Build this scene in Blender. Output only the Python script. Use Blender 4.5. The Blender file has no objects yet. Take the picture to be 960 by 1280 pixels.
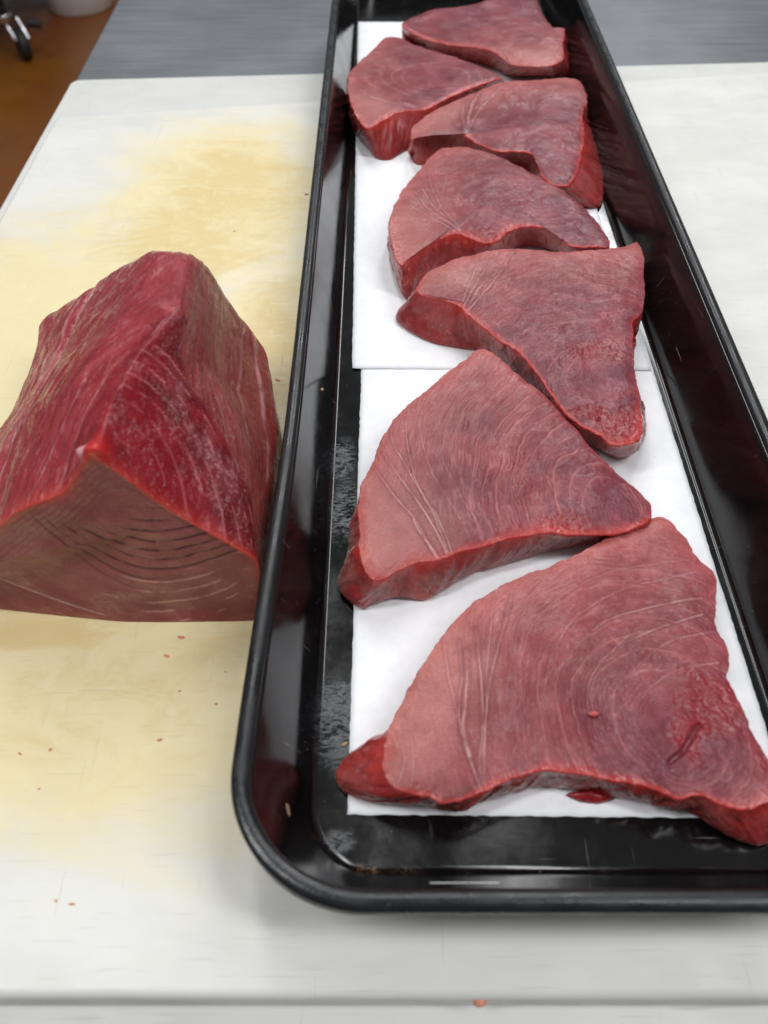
import bpy, bmesh, math, random
import numpy as np
from mathutils import Vector, Matrix

# ------------------------------------------------------------------ camera, world, light, exposure
sc = bpy.context.scene
F, H = 961.0, 0.32                      # focal length in photo pixels, camera height above the board (m)
TH = math.radians(52.0)                 # downward pitch
CT, ST = math.cos(TH), math.sin(TH)

cam_d = bpy.data.cameras.new("camera")
cam = bpy.data.objects.new("camera", cam_d)
sc.collection.objects.link(cam)
cam.location = (0, 0, H)
cam.rotation_euler = (math.pi / 2 - TH, 0, 0)
cam_d.sensor_fit = 'VERTICAL'
cam_d.sensor_height = 36.0
cam_d.lens = F / 1280.0 * 36.0
cam_d.clip_start = 0.01
cam_d.clip_end = 60
cam_d.dof.use_dof = True
cam_d.dof.focus_distance = 0.43
cam_d.dof.aperture_fstop = 8.5
sc.camera = cam

world = bpy.data.worlds.new("World")
sc.world = world
world.use_nodes = True
bg = world.node_tree.nodes["Background"]
bg.inputs[0].default_value = (0.93, 0.97, 1.0, 1)
bg.inputs[1].default_value = 0.22

def area(name, loc, target, sx, sy, power, col):
    d = bpy.data.lights.new(name, 'AREA')
    d.shape = 'RECTANGLE'; d.size = sx; d.size_y = sy; d.energy = power; d.color = col
    o = bpy.data.objects.new(name, d); sc.collection.objects.link(o)
    o.location = loc
    o.rotation_euler = (Vector(target) - Vector(loc)).to_track_quat('-Z', 'Y').to_euler()
    return o
WARM = (0.985, 0.992, 1.0)
area("tube_or_fill_light", (-0.42, 1.90, 2.1), (-0.2, 0.8, 0), 0.22, 2.0, 21, WARM)
area("tube_or_fill_light", (0.62, 2.25, 2.1), (0.3, 0.9, 0), 0.22, 2.2, 23, WARM)
area("tube_or_fill_light", (1.25, -0.05, 2.1), (0.2, 0.3, 0), 0.30, 1.3, 26, WARM)  # fill lamp added on the right to brighten the near board
area("tube_or_fill_light", (-1.20, -0.05, 2.1), (-0.1, 0.3, 0), 0.30, 1.3, 24, WARM)  # matching fill lamp added on the left for the near board

sc.view_settings.view_transform = 'Standard'
sc.view_settings.look = 'None'
sc.view_settings.exposure = 0.0
sc.view_settings.gamma = 1.0
sc.view_settings.use_curve_mapping = False
sc.render.engine = 'CYCLES'
sc.cycles.max_bounces = 8
sc.cycles.use_denoising = True

# ------------------------------------------------------------------ helpers
rng = np.random.default_rng(7)
random.seed(7)

def at(px, py, z=0.0):
    """photo pixel -> point on the horizontal plane z"""
    u, v = px - 480.0, py - 640.0
    dy, dz = F * CT - v * ST, -F * ST - v * CT
    t = (z - H) / dz
    return np.array([u * t, dy * t, z])

def at_y(px, py, y):
    """photo pixel -> point on the vertical plane y"""
    u, v = px - 480.0, py - 640.0
    dy, dz = F * CT - v * ST, -F * ST - v * CT
    t = y / dy
    return np.array([u * t, y, H + dz * t])

def srgb(r, g, b):
    return np.array([((c / 255) / 12.92 if c / 255 < 0.04045 else ((c / 255 + 0.055) / 1.055) ** 2.4) for c in (r, g, b)])

def _hash(ix, iy, seed):
    h = (ix.astype(np.int64) * 374761393 + iy.astype(np.int64) * 668265263 + seed * 974634777) & 0xFFFFFFFF
    h = ((h ^ (h >> 13)) * 1274126177) & 0xFFFFFFFF
    h = (h ^ (h >> 16)) & 0xFFFFFFFF
    return h / 4294967295.0

def vnoise(x, y, seed=0):
    ix, iy = np.floor(x), np.floor(y)
    fx, fy = x - ix, y - iy
    fx, fy = fx * fx * (3 - 2 * fx), fy * fy * (3 - 2 * fy)
    a = _hash(ix, iy, seed); b = _hash(ix + 1, iy, seed)
    c = _hash(ix, iy + 1, seed); d = _hash(ix + 1, iy + 1, seed)
    return (a * (1 - fx) + b * fx) * (1 - fy) + (c * (1 - fx) + d * fx) * fy

def fbm(x, y, seed=0, oct=4):
    s = np.zeros_like(x, dtype=float); a = 0.5; n = 0
    for i in range(oct):
        s += a * vnoise(x, y, seed + i * 17); n += a
        x = x * 2.03 + 3.1; y = y * 2.03 + 7.7; a *= 0.5
    return s / n                                    # 0..1

def sstep(a, b, x):
    t = np.clip((x - a) / (b - a), 0, 1)
    return t * t * (3 - 2 * t)

def mix(c, col, w):
    return c * (1 - w[:, None]) + np.asarray(col)[None, :] * w[:, None] if np.ndim(col) == 1 else c * (1 - w[:, None]) + col * w[:, None]

def poly_dist(x, y, pts):
    """distance of points to an open polyline, and the parameter along it (0..1)"""
    best = np.full(x.shape, 1e9); par = np.zeros_like(x)
    n = len(pts) - 1
    for i in range(n):
        ax, ay = pts[i][0], pts[i][1]; bx, by = pts[i + 1][0], pts[i + 1][1]
        dx, dy = bx - ax, by - ay
        L = dx * dx + dy * dy + 1e-12
        t = np.clip(((x - ax) * dx + (y - ay) * dy) / L, 0, 1)
        d = np.hypot(x - ax - t * dx, y - ay - t * dy)
        m = d < best
        best[m] = d[m]; par[m] = ((i + t) / n)[m]
    return best, par

def catmull_closed(P, n_per):
    P = np.asarray(P, float); N = len(P); out = []
    for i in range(N):
        p0, p1, p2, p3 = P[i - 1], P[i], P[(i + 1) % N], P[(i + 2) % N]
        for k in range(n_per):
            t = k / n_per
            out.append(0.5 * (2 * p1 + (p2 - p0) * t + (2 * p0 - 5 * p1 + 4 * p2 - p3) * t * t + (3 * p1 - p0 - 3 * p2 + p3) * t ** 3))
    return np.array(out)

def catmull_open(P, n):
    P = np.asarray(P, float)
    P = np.vstack([2 * P[0] - P[1], P, 2 * P[-1] - P[-2]])
    out = []
    for i in range(1, len(P) - 2):
        for k in range(n):
            t = k / n
            p0, p1, p2, p3 = P[i - 1], P[i], P[i + 1], P[i + 2]
            out.append(0.5 * (2 * p1 + (p2 - p0) * t + (2 * p0 - 5 * p1 + 4 * p2 - p3) * t * t + (3 * p1 - p0 - 3 * p2 + p3) * t ** 3))
    out.append(P[-2])
    return np.array(out)

def resample_closed(P, M, key=2):
    Q = np.vstack([P, P[:1]])
    d = np.linalg.norm(np.diff(Q[:, :key], axis=0), axis=1)
    s = np.concatenate([[0], np.cumsum(d)])
    u = np.linspace(0, s[-1], M, endpoint=False)
    return np.stack([np.interp(u, s, Q[:, k]) for k in range(P.shape[1])], 1), s[-1]

def smooth_closed(a, n):
    for _ in range(n):
        a = 0.25 * np.roll(a, 1, 0) + 0.5 * a + 0.25 * np.roll(a, -1, 0)
    return a

def link(name, me, mat, parent=None, smooth=True):
    o = bpy.data.objects.new(name, me)
    sc.collection.objects.link(o)
    if mat: me.materials.append(mat)
    if parent: o.parent = parent
    if smooth:
        me.polygons.foreach_set("use_smooth", np.ones(len(me.polygons), bool))
    return o

def ring_mesh(name, rings, mat, parent=None, attrs=None, cap0=True, cap1=True, smooth=True):
    """rings: (R, M, 3) closed loops joined in sequence; collapsed first / last loops close the shape"""
    R, M, _ = rings.shape
    V = rings.reshape(-1, 3)
    i = np.arange(R - 1)[:, None] * M
    j = np.arange(M)[None, :]
    jn = (j + 1) % M
    quads = np.stack([i + j, i + jn, i + M + jn, i + M + j], -1).reshape(-1, 4)
    faces = quads
    extra = []
    nv = len(V)
    vs = [V]
    tri = []
    if cap0:
        vs.append(V[:M].mean(0)[None]); c = nv; nv += 1
        tri.append(np.stack([np.full(M, c), (np.arange(M) + 1) % M, np.arange(M)], 1))
    if cap1:
        vs.append(V[-M:].mean(0)[None]); c = nv; nv += 1
        b = (R - 1) * M
        tri.append(np.stack([np.full(M, c), b + np.arange(M), b + (np.arange(M) + 1) % M], 1))
    V = np.vstack(vs)
    T = np.vstack(tri) if tri else np.zeros((0, 3), int)
    me = bpy.data.meshes.new(name)
    me.vertices.add(len(V)); me.vertices.foreach_set("co", V.astype(np.float32).ravel())
    loops = np.concatenate([quads.ravel(), T.ravel()])
    starts = np.concatenate([np.arange(len(quads)) * 4, len(quads) * 4 + np.arange(len(T)) * 3])
    totals = np.concatenate([np.full(len(quads), 4), np.full(len(T), 3)])
    me.loops.add(len(loops)); me.loops.foreach_set("vertex_index", loops.astype(np.int32))
    me.polygons.add(len(starts))
    me.polygons.foreach_set("loop_start", starts.astype(np.int32))
    me.polygons.foreach_set("loop_total", totals.astype(np.int32))
    me.update(calc_edges=True)
    me.validate()
    if attrs:
        for k, a in attrs.items():
            a = np.asarray(a, np.float32)
            pads = []
            if cap0: pads.append(a[:M].mean(0, keepdims=True))
            if cap1: pads.append(a[-M:].mean(0, keepdims=True))
            a = np.concatenate([a] + pads, 0)
            if a.ndim == 2:
                at_ = me.attributes.new(k, 'FLOAT_COLOR', 'POINT')
                a4 = np.concatenate([np.clip(a, 0, 1), np.ones((len(a), 1), np.float32)], 1)
                at_.data.foreach_set("color", a4.astype(np.float32).ravel())
            else:
                at_ = me.attributes.new(k, 'FLOAT', 'POINT')
                at_.data.foreach_set("value", a.ravel())
    return link(name, me, mat, parent, smooth)

def thing(name, label, cat, loc=(0, 0, 0), group=None):
    o = bpy.data.objects.new(name, None); sc.collection.objects.link(o)
    o.location = loc; o.empty_display_size = 0.02
    return tag(o, label, cat, group)

def tag(o, label=None, cat=None, group=None, kind=None):
    if label: o['label'] = label
    if cat: o['category'] = cat
    if group: o['group'] = group
    if kind: o['kind'] = kind
    return o

def bm_obj(name, bm, mat, parent=None, smooth=False):
    me = bpy.data.meshes.new(name); bm.to_mesh(me); bm.free()
    return link(name, me, mat, parent, smooth)

# ------------------------------------------------------------------ node helper
class NT:
    def __init__(s, name):
        s.m = bpy.data.materials.new(name); s.m.use_nodes = True
        s.t = s.m.node_tree; s.b = s.t.nodes["Principled BSDF"]
        s.tc = s.t.nodes.new("ShaderNodeTexCoord")
    def n(s, typ, **k):
        o = s.t.nodes.new(typ)
        for a, v in k.items(): setattr(o, a, v)
        return o
    def l(s, a, b): s.t.links.new(a, b)
    def setv(s, **k):
        for a, v in k.items():
            s.b.inputs[a.replace('_', ' ')].default_value = v
    def mapped(s, scale=(1, 1, 1), rot=(0, 0, 0), loc=(0, 0, 0)):
        m = s.n("ShaderNodeMapping")
        m.inputs["Scale"].default_value = scale; m.inputs["Rotation"].default_value = rot; m.inputs["Location"].default_value = loc
        s.l(s.tc.outputs["Object"], m.inputs["Vector"]); return m.outputs[0]
    def noise(s, scale, detail=3, rough=0.5, vec=None, dist=0.0):
        n = s.n("ShaderNodeTexNoise"); n.inputs["Scale"].default_value = scale
        n.inputs["Detail"].default_value = detail; n.inputs["Roughness"].default_value = rough; n.inputs["Distortion"].default_value = dist
        s.l(vec if vec is not None else s.tc.outputs["Object"], n.inputs["Vector"]); return n.outputs["Fac"]
    def ramp(s, fac, p0, p1, v0=0.0, v1=1.0):
        n = s.n("ShaderNodeMapRange"); n.interpolation_type = 'SMOOTHSTEP'
        n.inputs["From Min"].default_value = p0; n.inputs["From Max"].default_value = p1
        n.inputs["To Min"].default_value = v0; n.inputs["To Max"].default_value = v1
        s.l(fac, n.inputs["Value"]); return n.outputs[0]
    def math(s, op, a, b=None):
        n = s.n("ShaderNodeMath", operation=op)
        for i, x in enumerate((a, b)):
            if x is None: continue
            if isinstance(x, (int, float)): n.inputs[i].default_value = x
            else: s.l(x, n.inputs[i])
        return n.outputs[0]
    def mixc(s, fac, a, b, blend='MIX'):
        n = s.n("ShaderNodeMix", data_type='RGBA', blend_type=blend)
        for i, x in ((0, fac), (6, a), (7, b)):
            if isinstance(x, (int, float)): n.inputs[i].default_value = x
            elif hasattr(x, 'is_output'): s.l(x, n.inputs[i])
            else: n.inputs[i].default_value = (*[float(c) for c in x][:3], 1)
        return n.outputs[2]
    def bump(s, h, strength=0.3, dist=0.001, normal=None):
        n = s.n("ShaderNodeBump"); n.inputs["Strength"].default_value = strength; n.inputs["Distance"].default_value = dist
        s.l(h, n.inputs["Height"])
        if normal is not None: s.l(normal, n.inputs["Normal"])
        return n.outputs[0]
    def blob(s, c, r, squash=(1, 1, 1), edge=0.0):
        """soft 1..0 mask round an object-space centre"""
        m = s.n("ShaderNodeMapping"); m.vector_type = 'POINT'
        m.inputs["Location"].default_value = tuple(-a * b for a, b in zip(c, squash)); m.inputs["Scale"].default_value = squash
        s.l(s.tc.outputs["Object"], m.inputs["Vector"])
        ln = s.n("ShaderNodeVectorMath", operation='LENGTH'); s.l(m.outputs[0], ln.inputs[0])
        return s.ramp(ln.outputs["Value"], r, edge * r, 0, 1)
    def done(s, color=None, rough=None, normal=None):
        if color is not None: s.l(color, s.b.inputs["Base Color"])
        if rough is not None: s.l(rough, s.b.inputs["Roughness"])
        if normal is not None: s.l(normal, s.b.inputs["Normal"])
        return s.m

# ------------------------------------------------------------------ materials
def mat_flesh(name, grain=0.5):
    N = NT(name)
    N.setv(IOR=1.40, Subsurface_Weight=0.35, Subsurface_Scale=0.0045, Specular_IOR_Level=0.34, Coat_IOR=1.45, Coat_Roughness=0.07)
    N.b.inputs["Subsurface Radius"].default_value = (1.0, 0.25, 0.20)
    at_ = N.n("ShaderNodeAttribute", attribute_name="Col")
    wet = N.n("ShaderNodeAttribute", attribute_name="Wet").outputs["Fac"]
    n1 = N.noise(1250, 2, 0.55)
    n2 = N.noise(380, 3, 0.55)
    n3 = N.noise(55, 3, 0.55)
    f = N.math('MULTIPLY', N.ramp(n1, 0.30, 0.72, 1.0 - 0.45 * grain, 1.0 + 0.45 * grain), N.ramp(n3, 0.3, 0.7, 0.90, 1.10))
    comb = N.n("ShaderNodeCombineColor")
    for i in range(3): N.l(f, comb.inputs[i])
    col = N.mixc(1.0, at_.outputs["Color"], comb.outputs[0], 'MULTIPLY')
    # tiny pale flecks: fine wet sparkle painted into the colour
    sp = N.ramp(N.noise(1050, 2, 0.5), 0.64, 0.74, 0, 0.30 * grain + 0.05)
    col = N.mixc(sp, col, srgb(210, 158, 156))
    rg = N.ramp(N.noise(150, 3, 0.6), 0.35, 0.7, 0.30, 0.46)
    rg = N.math('SUBTRACT', rg, N.math('MULTIPLY', wet, 0.18))
    h = N.math('ADD', N.math('MULTIPLY', n1, 0.16 + 0.3 * grain), N.math('MULTIPLY', n2, 0.8))
    nb = N.bump(h, 0.5, 0.0005)
    # film of moisture pooling in the hollows: broken glints
    cw = N.math('ADD', N.math('MULTIPLY', N.ramp(n3, 0.36, 0.62), 0.50), N.math('MULTIPLY', wet, 0.6))
    N.l(cw, N.b.inputs["Coat Weight"])
    hc = N.math('ADD', N.math('MULTIPLY', N.noise(480, 2, 0.5), 0.55), N.math('MULTIPLY', N.noise(150, 2, 0.5), 1.6))
    N.l(N.bump(hc, 1.0, 0.0026), N.b.inputs["Coat Normal"])
    return N.done(col, rg, nb)

def mat_board(name, stained):
    N = NT(name)
    white = srgb(218, 217, 212); grey = srgb(209, 208, 202)
    base = N.mixc(N.ramp(N.noise(9, 4, 0.6, N.mapped((1, 2.5, 1))), 0.35, 0.7), white, grey)
    if not stained:
        base = N.mixc(0.5, base, srgb(196, 197, 195))
    if stained:
        yel = srgb(226, 211, 164); deep = srgb(206, 180, 116)
        def blobs(L):
            m = None
            for (px, py, r, sq) in L:
                b = N.blob(at(px, py), r, sq, 0.05)
                m = b if m is None else N.math('MAXIMUM', m, b)
            return m
        m = blobs([(270, 250, 0.24, (1.5, 1, 1)), (70, 420, 0.24, (1.1, 0.9, 1)), (120, 830, 0.15, (0.5, 1.1, 1)), (330, 480, 0.20, (1.6, 0.8, 1)), (280, 800, 0.11, (0.8, 1, 1))])
        md = blobs([(290, 235, 0.16, (1.3, 1, 1)), (240, 300, 0.13, (1.1, 1, 1)), (60, 790, 0.03, (0.4, 1.2, 1)), (335, 430, 0.11, (1.8, 0.7, 1))])
        md = N.math('MAXIMUM', md, N.math('MULTIPLY', blobs([(120, 840, 0.11, (0.45, 1.0, 1)), (270, 810, 0.07, (0.8, 1, 1))]), 0.55))
        nz = N.noise(13, 7, 0.68, N.mapped((0.9, 1.25, 1), (0, 0, 0.5)), 1.0)
        m1 = N.ramp(N.math('ADD', m, N.math('MULTIPLY', N.math('SUBTRACT', nz, 0.5), 1.1)), 0.10, 0.85, 0, 0.92)
        base = N.mixc(m1, base, yel)
        nz2 = N.noise(20, 8, 0.74, N.mapped((0.8, 1.3, 1), (0, 0, 0.3)), 1.8)
        m2 = N.ramp(N.math('ADD', md, N.math('MULTIPLY', N.math('SUBTRACT', nz2, 0.5), 1.8)), 0.30, 1.0, 0, 0.62)
        base = N.mixc(m2, base, deep)
        sc_ = N.ramp(N.noise(55, 6, 0.75, N.mapped((0.8, 1.3, 1), (0, 0, 0.7)), 1.2), 0.50, 0.66, 0, 0.45)
        base = N.mixc(N.math('MULTIPLY', sc_, m1), base, srgb(228, 219, 180))
        # faint brown-red smears
        sm = N.ramp(N.noise(34, 4, 0.7, N.mapped((1, 1.6, 1)), 0.4), 0.66, 0.78, 0, 0.40)
        sm = N.math('MULTIPLY', sm, m)
        base = N.mixc(sm, base, srgb(200, 146, 98))
    # knife cuts: long thin stretched noise in two directions
    c1 = N.noise(1.0, 2, 0.5, N.mapped((28, 900, 28), (0, 0, math.radians(4))))
    c2 = N.noise(1.0, 2, 0.5, N.mapped((620, 22, 28), (0, 0, math.radians(24))))
    c3 = N.noise(1.0, 2, 0.5, N.mapped((24, 700, 28), (0, 0, math.radians(-17))))
    k1, k2, k3 = N.ramp(c1, 0.64, 0.74), N.ramp(c2, 0.67, 0.76), N.ramp(c3, 0.66, 0.75)
    cuts = N.math('MAXIMUM', N.math('MAXIMUM', k1, k2), k3)
    base = N.mixc(N.math('MULTIPLY', cuts, 0.15), base, srgb(160, 150, 122))
    grit = N.noise(900, 3, 0.7)
    h = N.math('SUBTRACT', N.math('MULTIPLY', grit, 0.35), N.math('MULTIPLY', cuts, 0.8))
    N.setv(Subsurface_Weight=0.0, Specular_IOR_Level=0.35)
    return N.done(base, N.ramp(N.noise(40, 3), 0.3, 0.7, 0.34, 0.52), N.bump(h, 0.35, 0.0004))

def mat_tray():
    N = NT("black_tray_plastic")
    n = N.noise(18, 5, 0.65)
    base = N.mixc(N.ramp(n, 0.4, 0.75), (0.0030, 0.0028, 0.0031), (0.0065, 0.0060, 0.0065))
    # dried whitish smears on the tray floor, placed as in the photograph
    sm = None
    for (px, py, r, sq) in ((422, 900, 0.022, (1.5, 0.8, 1)), (432, 640, 0.017, (1.4, 0.55, 1)), (428, 575, 0.014, (1.3, 0.6, 1)), (424, 1052, 0.007, (0.8, 1.2, 1))):
        b = N.blob(at(px, py, 0.004), r, sq, 0.25)
        sm = b if sm is None else N.math('MAXIMUM', sm, b)
    swirl = N.noise(95, 6, 0.72, N.mapped((1.0, 2.2, 1), (0, 0, -0.5)), 3.0)
    sm = N.math('MULTIPLY', sm, N.ramp(swirl, 0.40, 0.70))
    base = N.mixc(N.math('MULTIPLY', sm, 0.30), base, srgb(118, 128, 138))
    # brown baked-on dirt in the near corner of the fillet
    gr = N.math('MAXIMUM', N.blob(at(402, 1066, 0.006), 0.010, (1, 1, 1), 0.1), N.blob(at(455, 1091, 0.006), 0.012, (0.35, 2.4, 1), 0.1))
    gr = N.math('MULTIPLY', gr, N.ramp(N.noise(170, 5, 0.75), 0.52, 0.64))
    base = N.mixc(N.math('MULTIPLY', gr, 0.8), base, srgb(96, 68, 46))
    # hair scratches and specks
    s1 = N.ramp(N.noise(1, 2, 0.5, N.mapped((30, 1100, 60), (0, 0, 1.2))), 0.735, 0.78)
    s2 = N.ramp(N.noise(1, 2, 0.5, N.mapped((1000, 26, 80), (0, 0, 0.5))), 0.745, 0.79)
    sp = N.ramp(N.noise(520, 1, 0.3), 0.80, 0.83)
    scr = N.math('MAXIMUM', N.math('MAXIMUM', s1, s2), sp)
    base = N.mixc(N.math('MULTIPLY', scr, 0.30), base, srgb(170, 165, 160))
    N.setv(Specular_IOR_Level=0.5)
    rg = N.ramp(N.noise(34, 5, 0.7), 0.3, 0.75, 0.08, 0.20)
    rg = N.math('ADD', rg, N.math('MULTIPLY', N.math('MAXIMUM', sm, gr), 0.3))
    h = N.math('ADD', N.math('MULTIPLY', N.noise(60, 4, 0.6), 0.6), N.math('ADD', N.math('MULTIPLY', swirl, 0.10), N.math('MULTIPLY', N.math('MAXIMUM', sm, gr), 0.3)))
    return N.done(base, rg, N.bump(h, 0.14, 0.0006))

def mat_rim():
    N = NT("worn_black_rim")
    n = N.noise(45, 5, 0.7)
    base = N.mixc(N.ramp(n, 0.45, 0.75), (0.0045, 0.005, 0.006), (0.011, 0.012, 0.014))
    ch = N.ramp(N.noise(230, 4, 0.7), 0.68, 0.76)
    base = N.mixc(N.math('MULTIPLY', ch, 0.25), base, (0.16, 0.16, 0.16))
    return N.done(base, N.ramp(N.noise(70, 4), 0.3, 0.7, 0.24, 0.46), N.bump(N.noise(300, 4, 0.7), 0.25, 0.0006))

def mat_paper():
    N = NT("white_butcher_paper")
    n = N.noise(90, 5, 0.7)
    base = N.mixc(N.ramp(n, 0.3, 0.75), srgb(238, 239, 241), srgb(228, 230, 234))
    N.setv(Specular_IOR_Level=0.25)
    return N.done(base, N.ramp(n, 0.3, 0.7, 0.55, 0.75), N.bump(N.noise(1300, 3, 0.7), 0.25, 0.0002))

def mat_steel():
    N = NT("brushed_steel")
    br = N.noise(1, 3, 0.6, N.mapped((9, 520, 30), (0, 0, 0.05)))
    cl = N.noise(7, 4, 0.6)
    base = N.mixc(N.ramp(cl, 0.3, 0.7), srgb(126, 129, 134), srgb(142, 145, 149))
    N.setv(Metallic=0.9)
    return N.done(base, N.ramp(br, 0.3, 0.7, 0.37, 0.52), N.bump(br, 0.05, 0.0003))

def mat_floor():
    N = NT("brown_sealed_floor")
    n = N.noise(1.6, 5, 0.6)
    base = N.mixc(N.ramp(n, 0.3, 0.7), srgb(120, 58, 10), srgb(138, 82, 18))
    base = N.mixc(N.ramp(N.noise(14, 5, 0.7), 0.5, 0.8, 0, 0.5), base, srgb(84, 36, 8))
    return N.done(base, N.ramp(N.noise(6, 4), 0.3, 0.7, 0.25, 0.45), N.bump(N.noise(30, 4), 0.15, 0.004))

def mat_plain(name, col, rough=0.5, metal=0.0, var=0.12, scale=40):
    N = NT(name)
    c = np.asarray(col)
    base = N.mixc(N.ramp(N.noise(scale, 4, 0.6), 0.3, 0.7), c * (1 - var), np.clip(c * (1 + var), 0, 1))
    N.setv(Metallic=metal)
    return N.done(base, N.ramp(N.noise(scale * 2, 3), 0.3, 0.7, max(rough - 0.08, 0.02), rough + 0.08), N.bump(N.noise(scale * 6, 3), 0.12, 0.0006))

M_FLESH = mat_flesh("tuna_flesh", 0.30)
M_LOIN = mat_flesh("tuna_loin_flesh", 0.28)
M_BOARD = mat_board("stained_white_board", True)
M_BOARD2 = mat_board("white_board", False)
M_TRAY = mat_tray(); M_RIM = mat_rim(); M_PAPER = mat_paper(); M_STEEL = mat_steel(); M_FLOOR = mat_floor()

# ------------------------------------------------------------------ large structure: floor, table, boards
def slab(name, pts, z0, z1, bevel, mat, parent=None, seg=3):
    bm = bmesh.new()
    lo = [bm.verts.new((p[0], p[1], z0)) for p in pts]
    hi = [bm.verts.new((p[0], p[1], z1)) for p in pts]
    bm.faces.new(hi); bm.faces.new(lo[::-1])
    n = len(pts)
    for i in range(n):
        bm.faces.new((lo[i], lo[(i + 1) % n], hi[(i + 1) % n], hi[i]))
    bmesh.ops.recalc_face_normals(bm, faces=bm.faces)
    if bevel:
        bmesh.ops.bevel(bm, geom=list(bm.edges), offset=bevel, segments=seg, profile=0.5, affect='EDGES')
    o = bm_obj(name, bm, mat, parent)
    if bevel:
        o.data.polygons.foreach_set("use_smooth", np.ones(len(o.data.polygons), bool))
        md = o.modifiers.new("wn", 'WEIGHTED_NORMAL'); md.keep_sharp = False
    return o

ZF = -0.90
bm = bmesh.new()
bmesh.ops.create_grid(bm, x_segments=2, y_segments=2, size=9, matrix=Matrix.Translation((0, 3, ZF)))
tag(bm_obj("kitchen_floor", bm, M_FLOOR), "brown sealed kitchen floor with a dull shine", None, kind='structure')

ZT = -0.040
table = thing("steel_work_table", "brushed stainless steel work table under the white cutting boards", "table", (0.45, 0.7, ZF))
def child_local(o, parent):
    o.parent = parent; o.matrix_parent_inverse = Matrix.Translation(-parent.location)
    return o
child_local(slab("table_top", [(-0.319, -0.06), (1.35, -0.06), (1.35, 1.62), (-0.336, 1.62)], ZT - 0.04, ZT, 0.004, M_STEEL), table)
for lx in (-0.27, 1.29):
    for ly in (0.0, 1.55):
        bm = bmesh.new()
        bmesh.ops.create_cone(bm, cap_ends=True, segments=20, radius1=0.019, radius2=0.019, depth=ZT - 0.04 - ZF, matrix=Matrix.Translation((lx, ly, (ZT - 0.04 + ZF) / 2)))
        child_local(bm_obj("leg", bm, M_STEEL, None, True), table)

def rounded(pts, r, n=6):
    out = []
    N_ = len(pts)
    for i in range(N_):
        p = np.array(pts[i]); a = np.array(pts[i - 1]); b = np.array(pts[(i + 1) % N_])
        da = (a - p) / np.linalg.norm(a - p); db = (b - p) / np.linalg.norm(b - p)
        A, B = p + da * r, p + db * r
        for k in range(n + 1):
            t = k / n
            out.append((1 - t) ** 2 * A + 2 * t * (1 - t) * p + t * t * B)
    return out
low = rounded([(-0.3135, 0.012), (0.55, -0.03), (0.55, 0.868), (-0.3135, 0.817)], 0.012)
tag(slab("cutting_board", low, ZT + 0.0002, -0.0202, 0.0035, M_BOARD2), "lower white plastic cutting board peeking out under the yellow stained board", "cutting board", "cutting boards stacked on the table")
up = rounded([(-0.2905, 0.0315), (0.53, 0.0315), (0.53, 0.808), (-0.2905, 0.694)], 0.008)
tag(slab("cutting_board", up, -0.020, 0.0, 0.0040, M_BOARD), "yellow stained white plastic cutting board directly under the tuna loin and the black tray", "cutting board", "cutting boards stacked on the table")

# ------------------------------------------------------------------ background on the floor: bucket and rack caster
bc = at(101, 6, ZF)
M_BUCKET = mat_plain("white_bucket_plastic", srgb(222, 216, 212), 0.4, 0, 0.04, 12)
bucket = thing("plastic_bucket", "white round plastic bucket standing on the brown floor", "bucket", tuple(bc))
def lathe(name, prof, c, mat, parent, seg=48):
    a = np.linspace(0, 2 * math.pi, seg, endpoint=False)
    rings = np.stack([np.stack([c[0] + r * np.cos(a), c[1] + r * np.sin(a), np.full(seg, c[2] + z)], 1) for r, z in prof])
    return child_local(ring_mesh(name, rings, mat), parent)
lathe("body", [(0.02, 0.0), (0.126, 0.0), (0.131, 0.004), (0.146, 0.34), (0.142, 0.34), (0.128, 0.012), (0.02, 0.01)], bc, M_BUCKET, bucket)
lathe("rim", [(0.1465, 0.318), (0.156, 0.319), (0.157, 0.342), (0.150, 0.348), (0.143, 0.345), (0.143, 0.3405)], bc, M_BUCKET, bucket)

def cyl(name, p, q, r, mat, parent, seg=20, bev=0.0):
    p, q = Vector(p), Vector(q)
    bm = bmesh.new()
    d = q - p
    bmesh.ops.create_cone(bm, cap_ends=True, segments=seg, radius1=r, radius2=r, depth=d.length,
                          matrix=Matrix.Translation((p + q) / 2) @ d.to_track_quat('Z', 'Y').to_matrix().to_4x4())
    if bev:
        es = [e for e in bm.edges if len(e.link_faces) == 2 and any(len(f.verts) > 4 for f in e.link_faces)]
        bmesh.ops.bevel(bm, geom=es, offset=bev, segments=3, profile=0.5, affect='EDGES')
    o = bm_obj(name, bm, mat, None, True)
    return child_local(o, parent) if parent else o

M_CHROME = mat_plain("caster_chrome", srgb(190, 190, 195), 0.22, 1.0, 0.05, 30)
M_RUBBER = mat_plain("black_rubber", (0.012, 0.012, 0.012), 0.6, 0, 0.2, 60)
M_DARKM = mat_plain("dark_rack_metal", (0.03, 0.028, 0.028), 0.45, 0.4, 0.15, 20)
cc = at(30, 74, ZF)
rack = thing("wheeled_rack", "dark wheeled kitchen rack on the brown floor, only its caster in view", "rack", (cc[0] - 0.02, cc[1], ZF))
cyl("post", (cc[0] - 0.03, cc[1] + 0.02, ZF + 0.148), (cc[0] - 0.03, cc[1] + 0.02, ZF + 1.5), 0.016, M_DARKM, rack)
caster = bpy.data.objects.new("caster", None); sc.collection.objects.link(caster)
caster.location = (cc[0], cc[1], ZF); child_local(caster, rack)
caster.matrix_parent_inverse = rack.matrix_basis.inverted()
bpy.context.view_layer.update()
def to_caster(o):
    o.parent = caster; o.matrix_parent_inverse = Matrix.Translation(-Vector(caster.location)); return o
ax = Vector((0.82, 0.57, 0)); w0 = Vector((cc[0] + 0.012, cc[1], ZF + 0.052))
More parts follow.
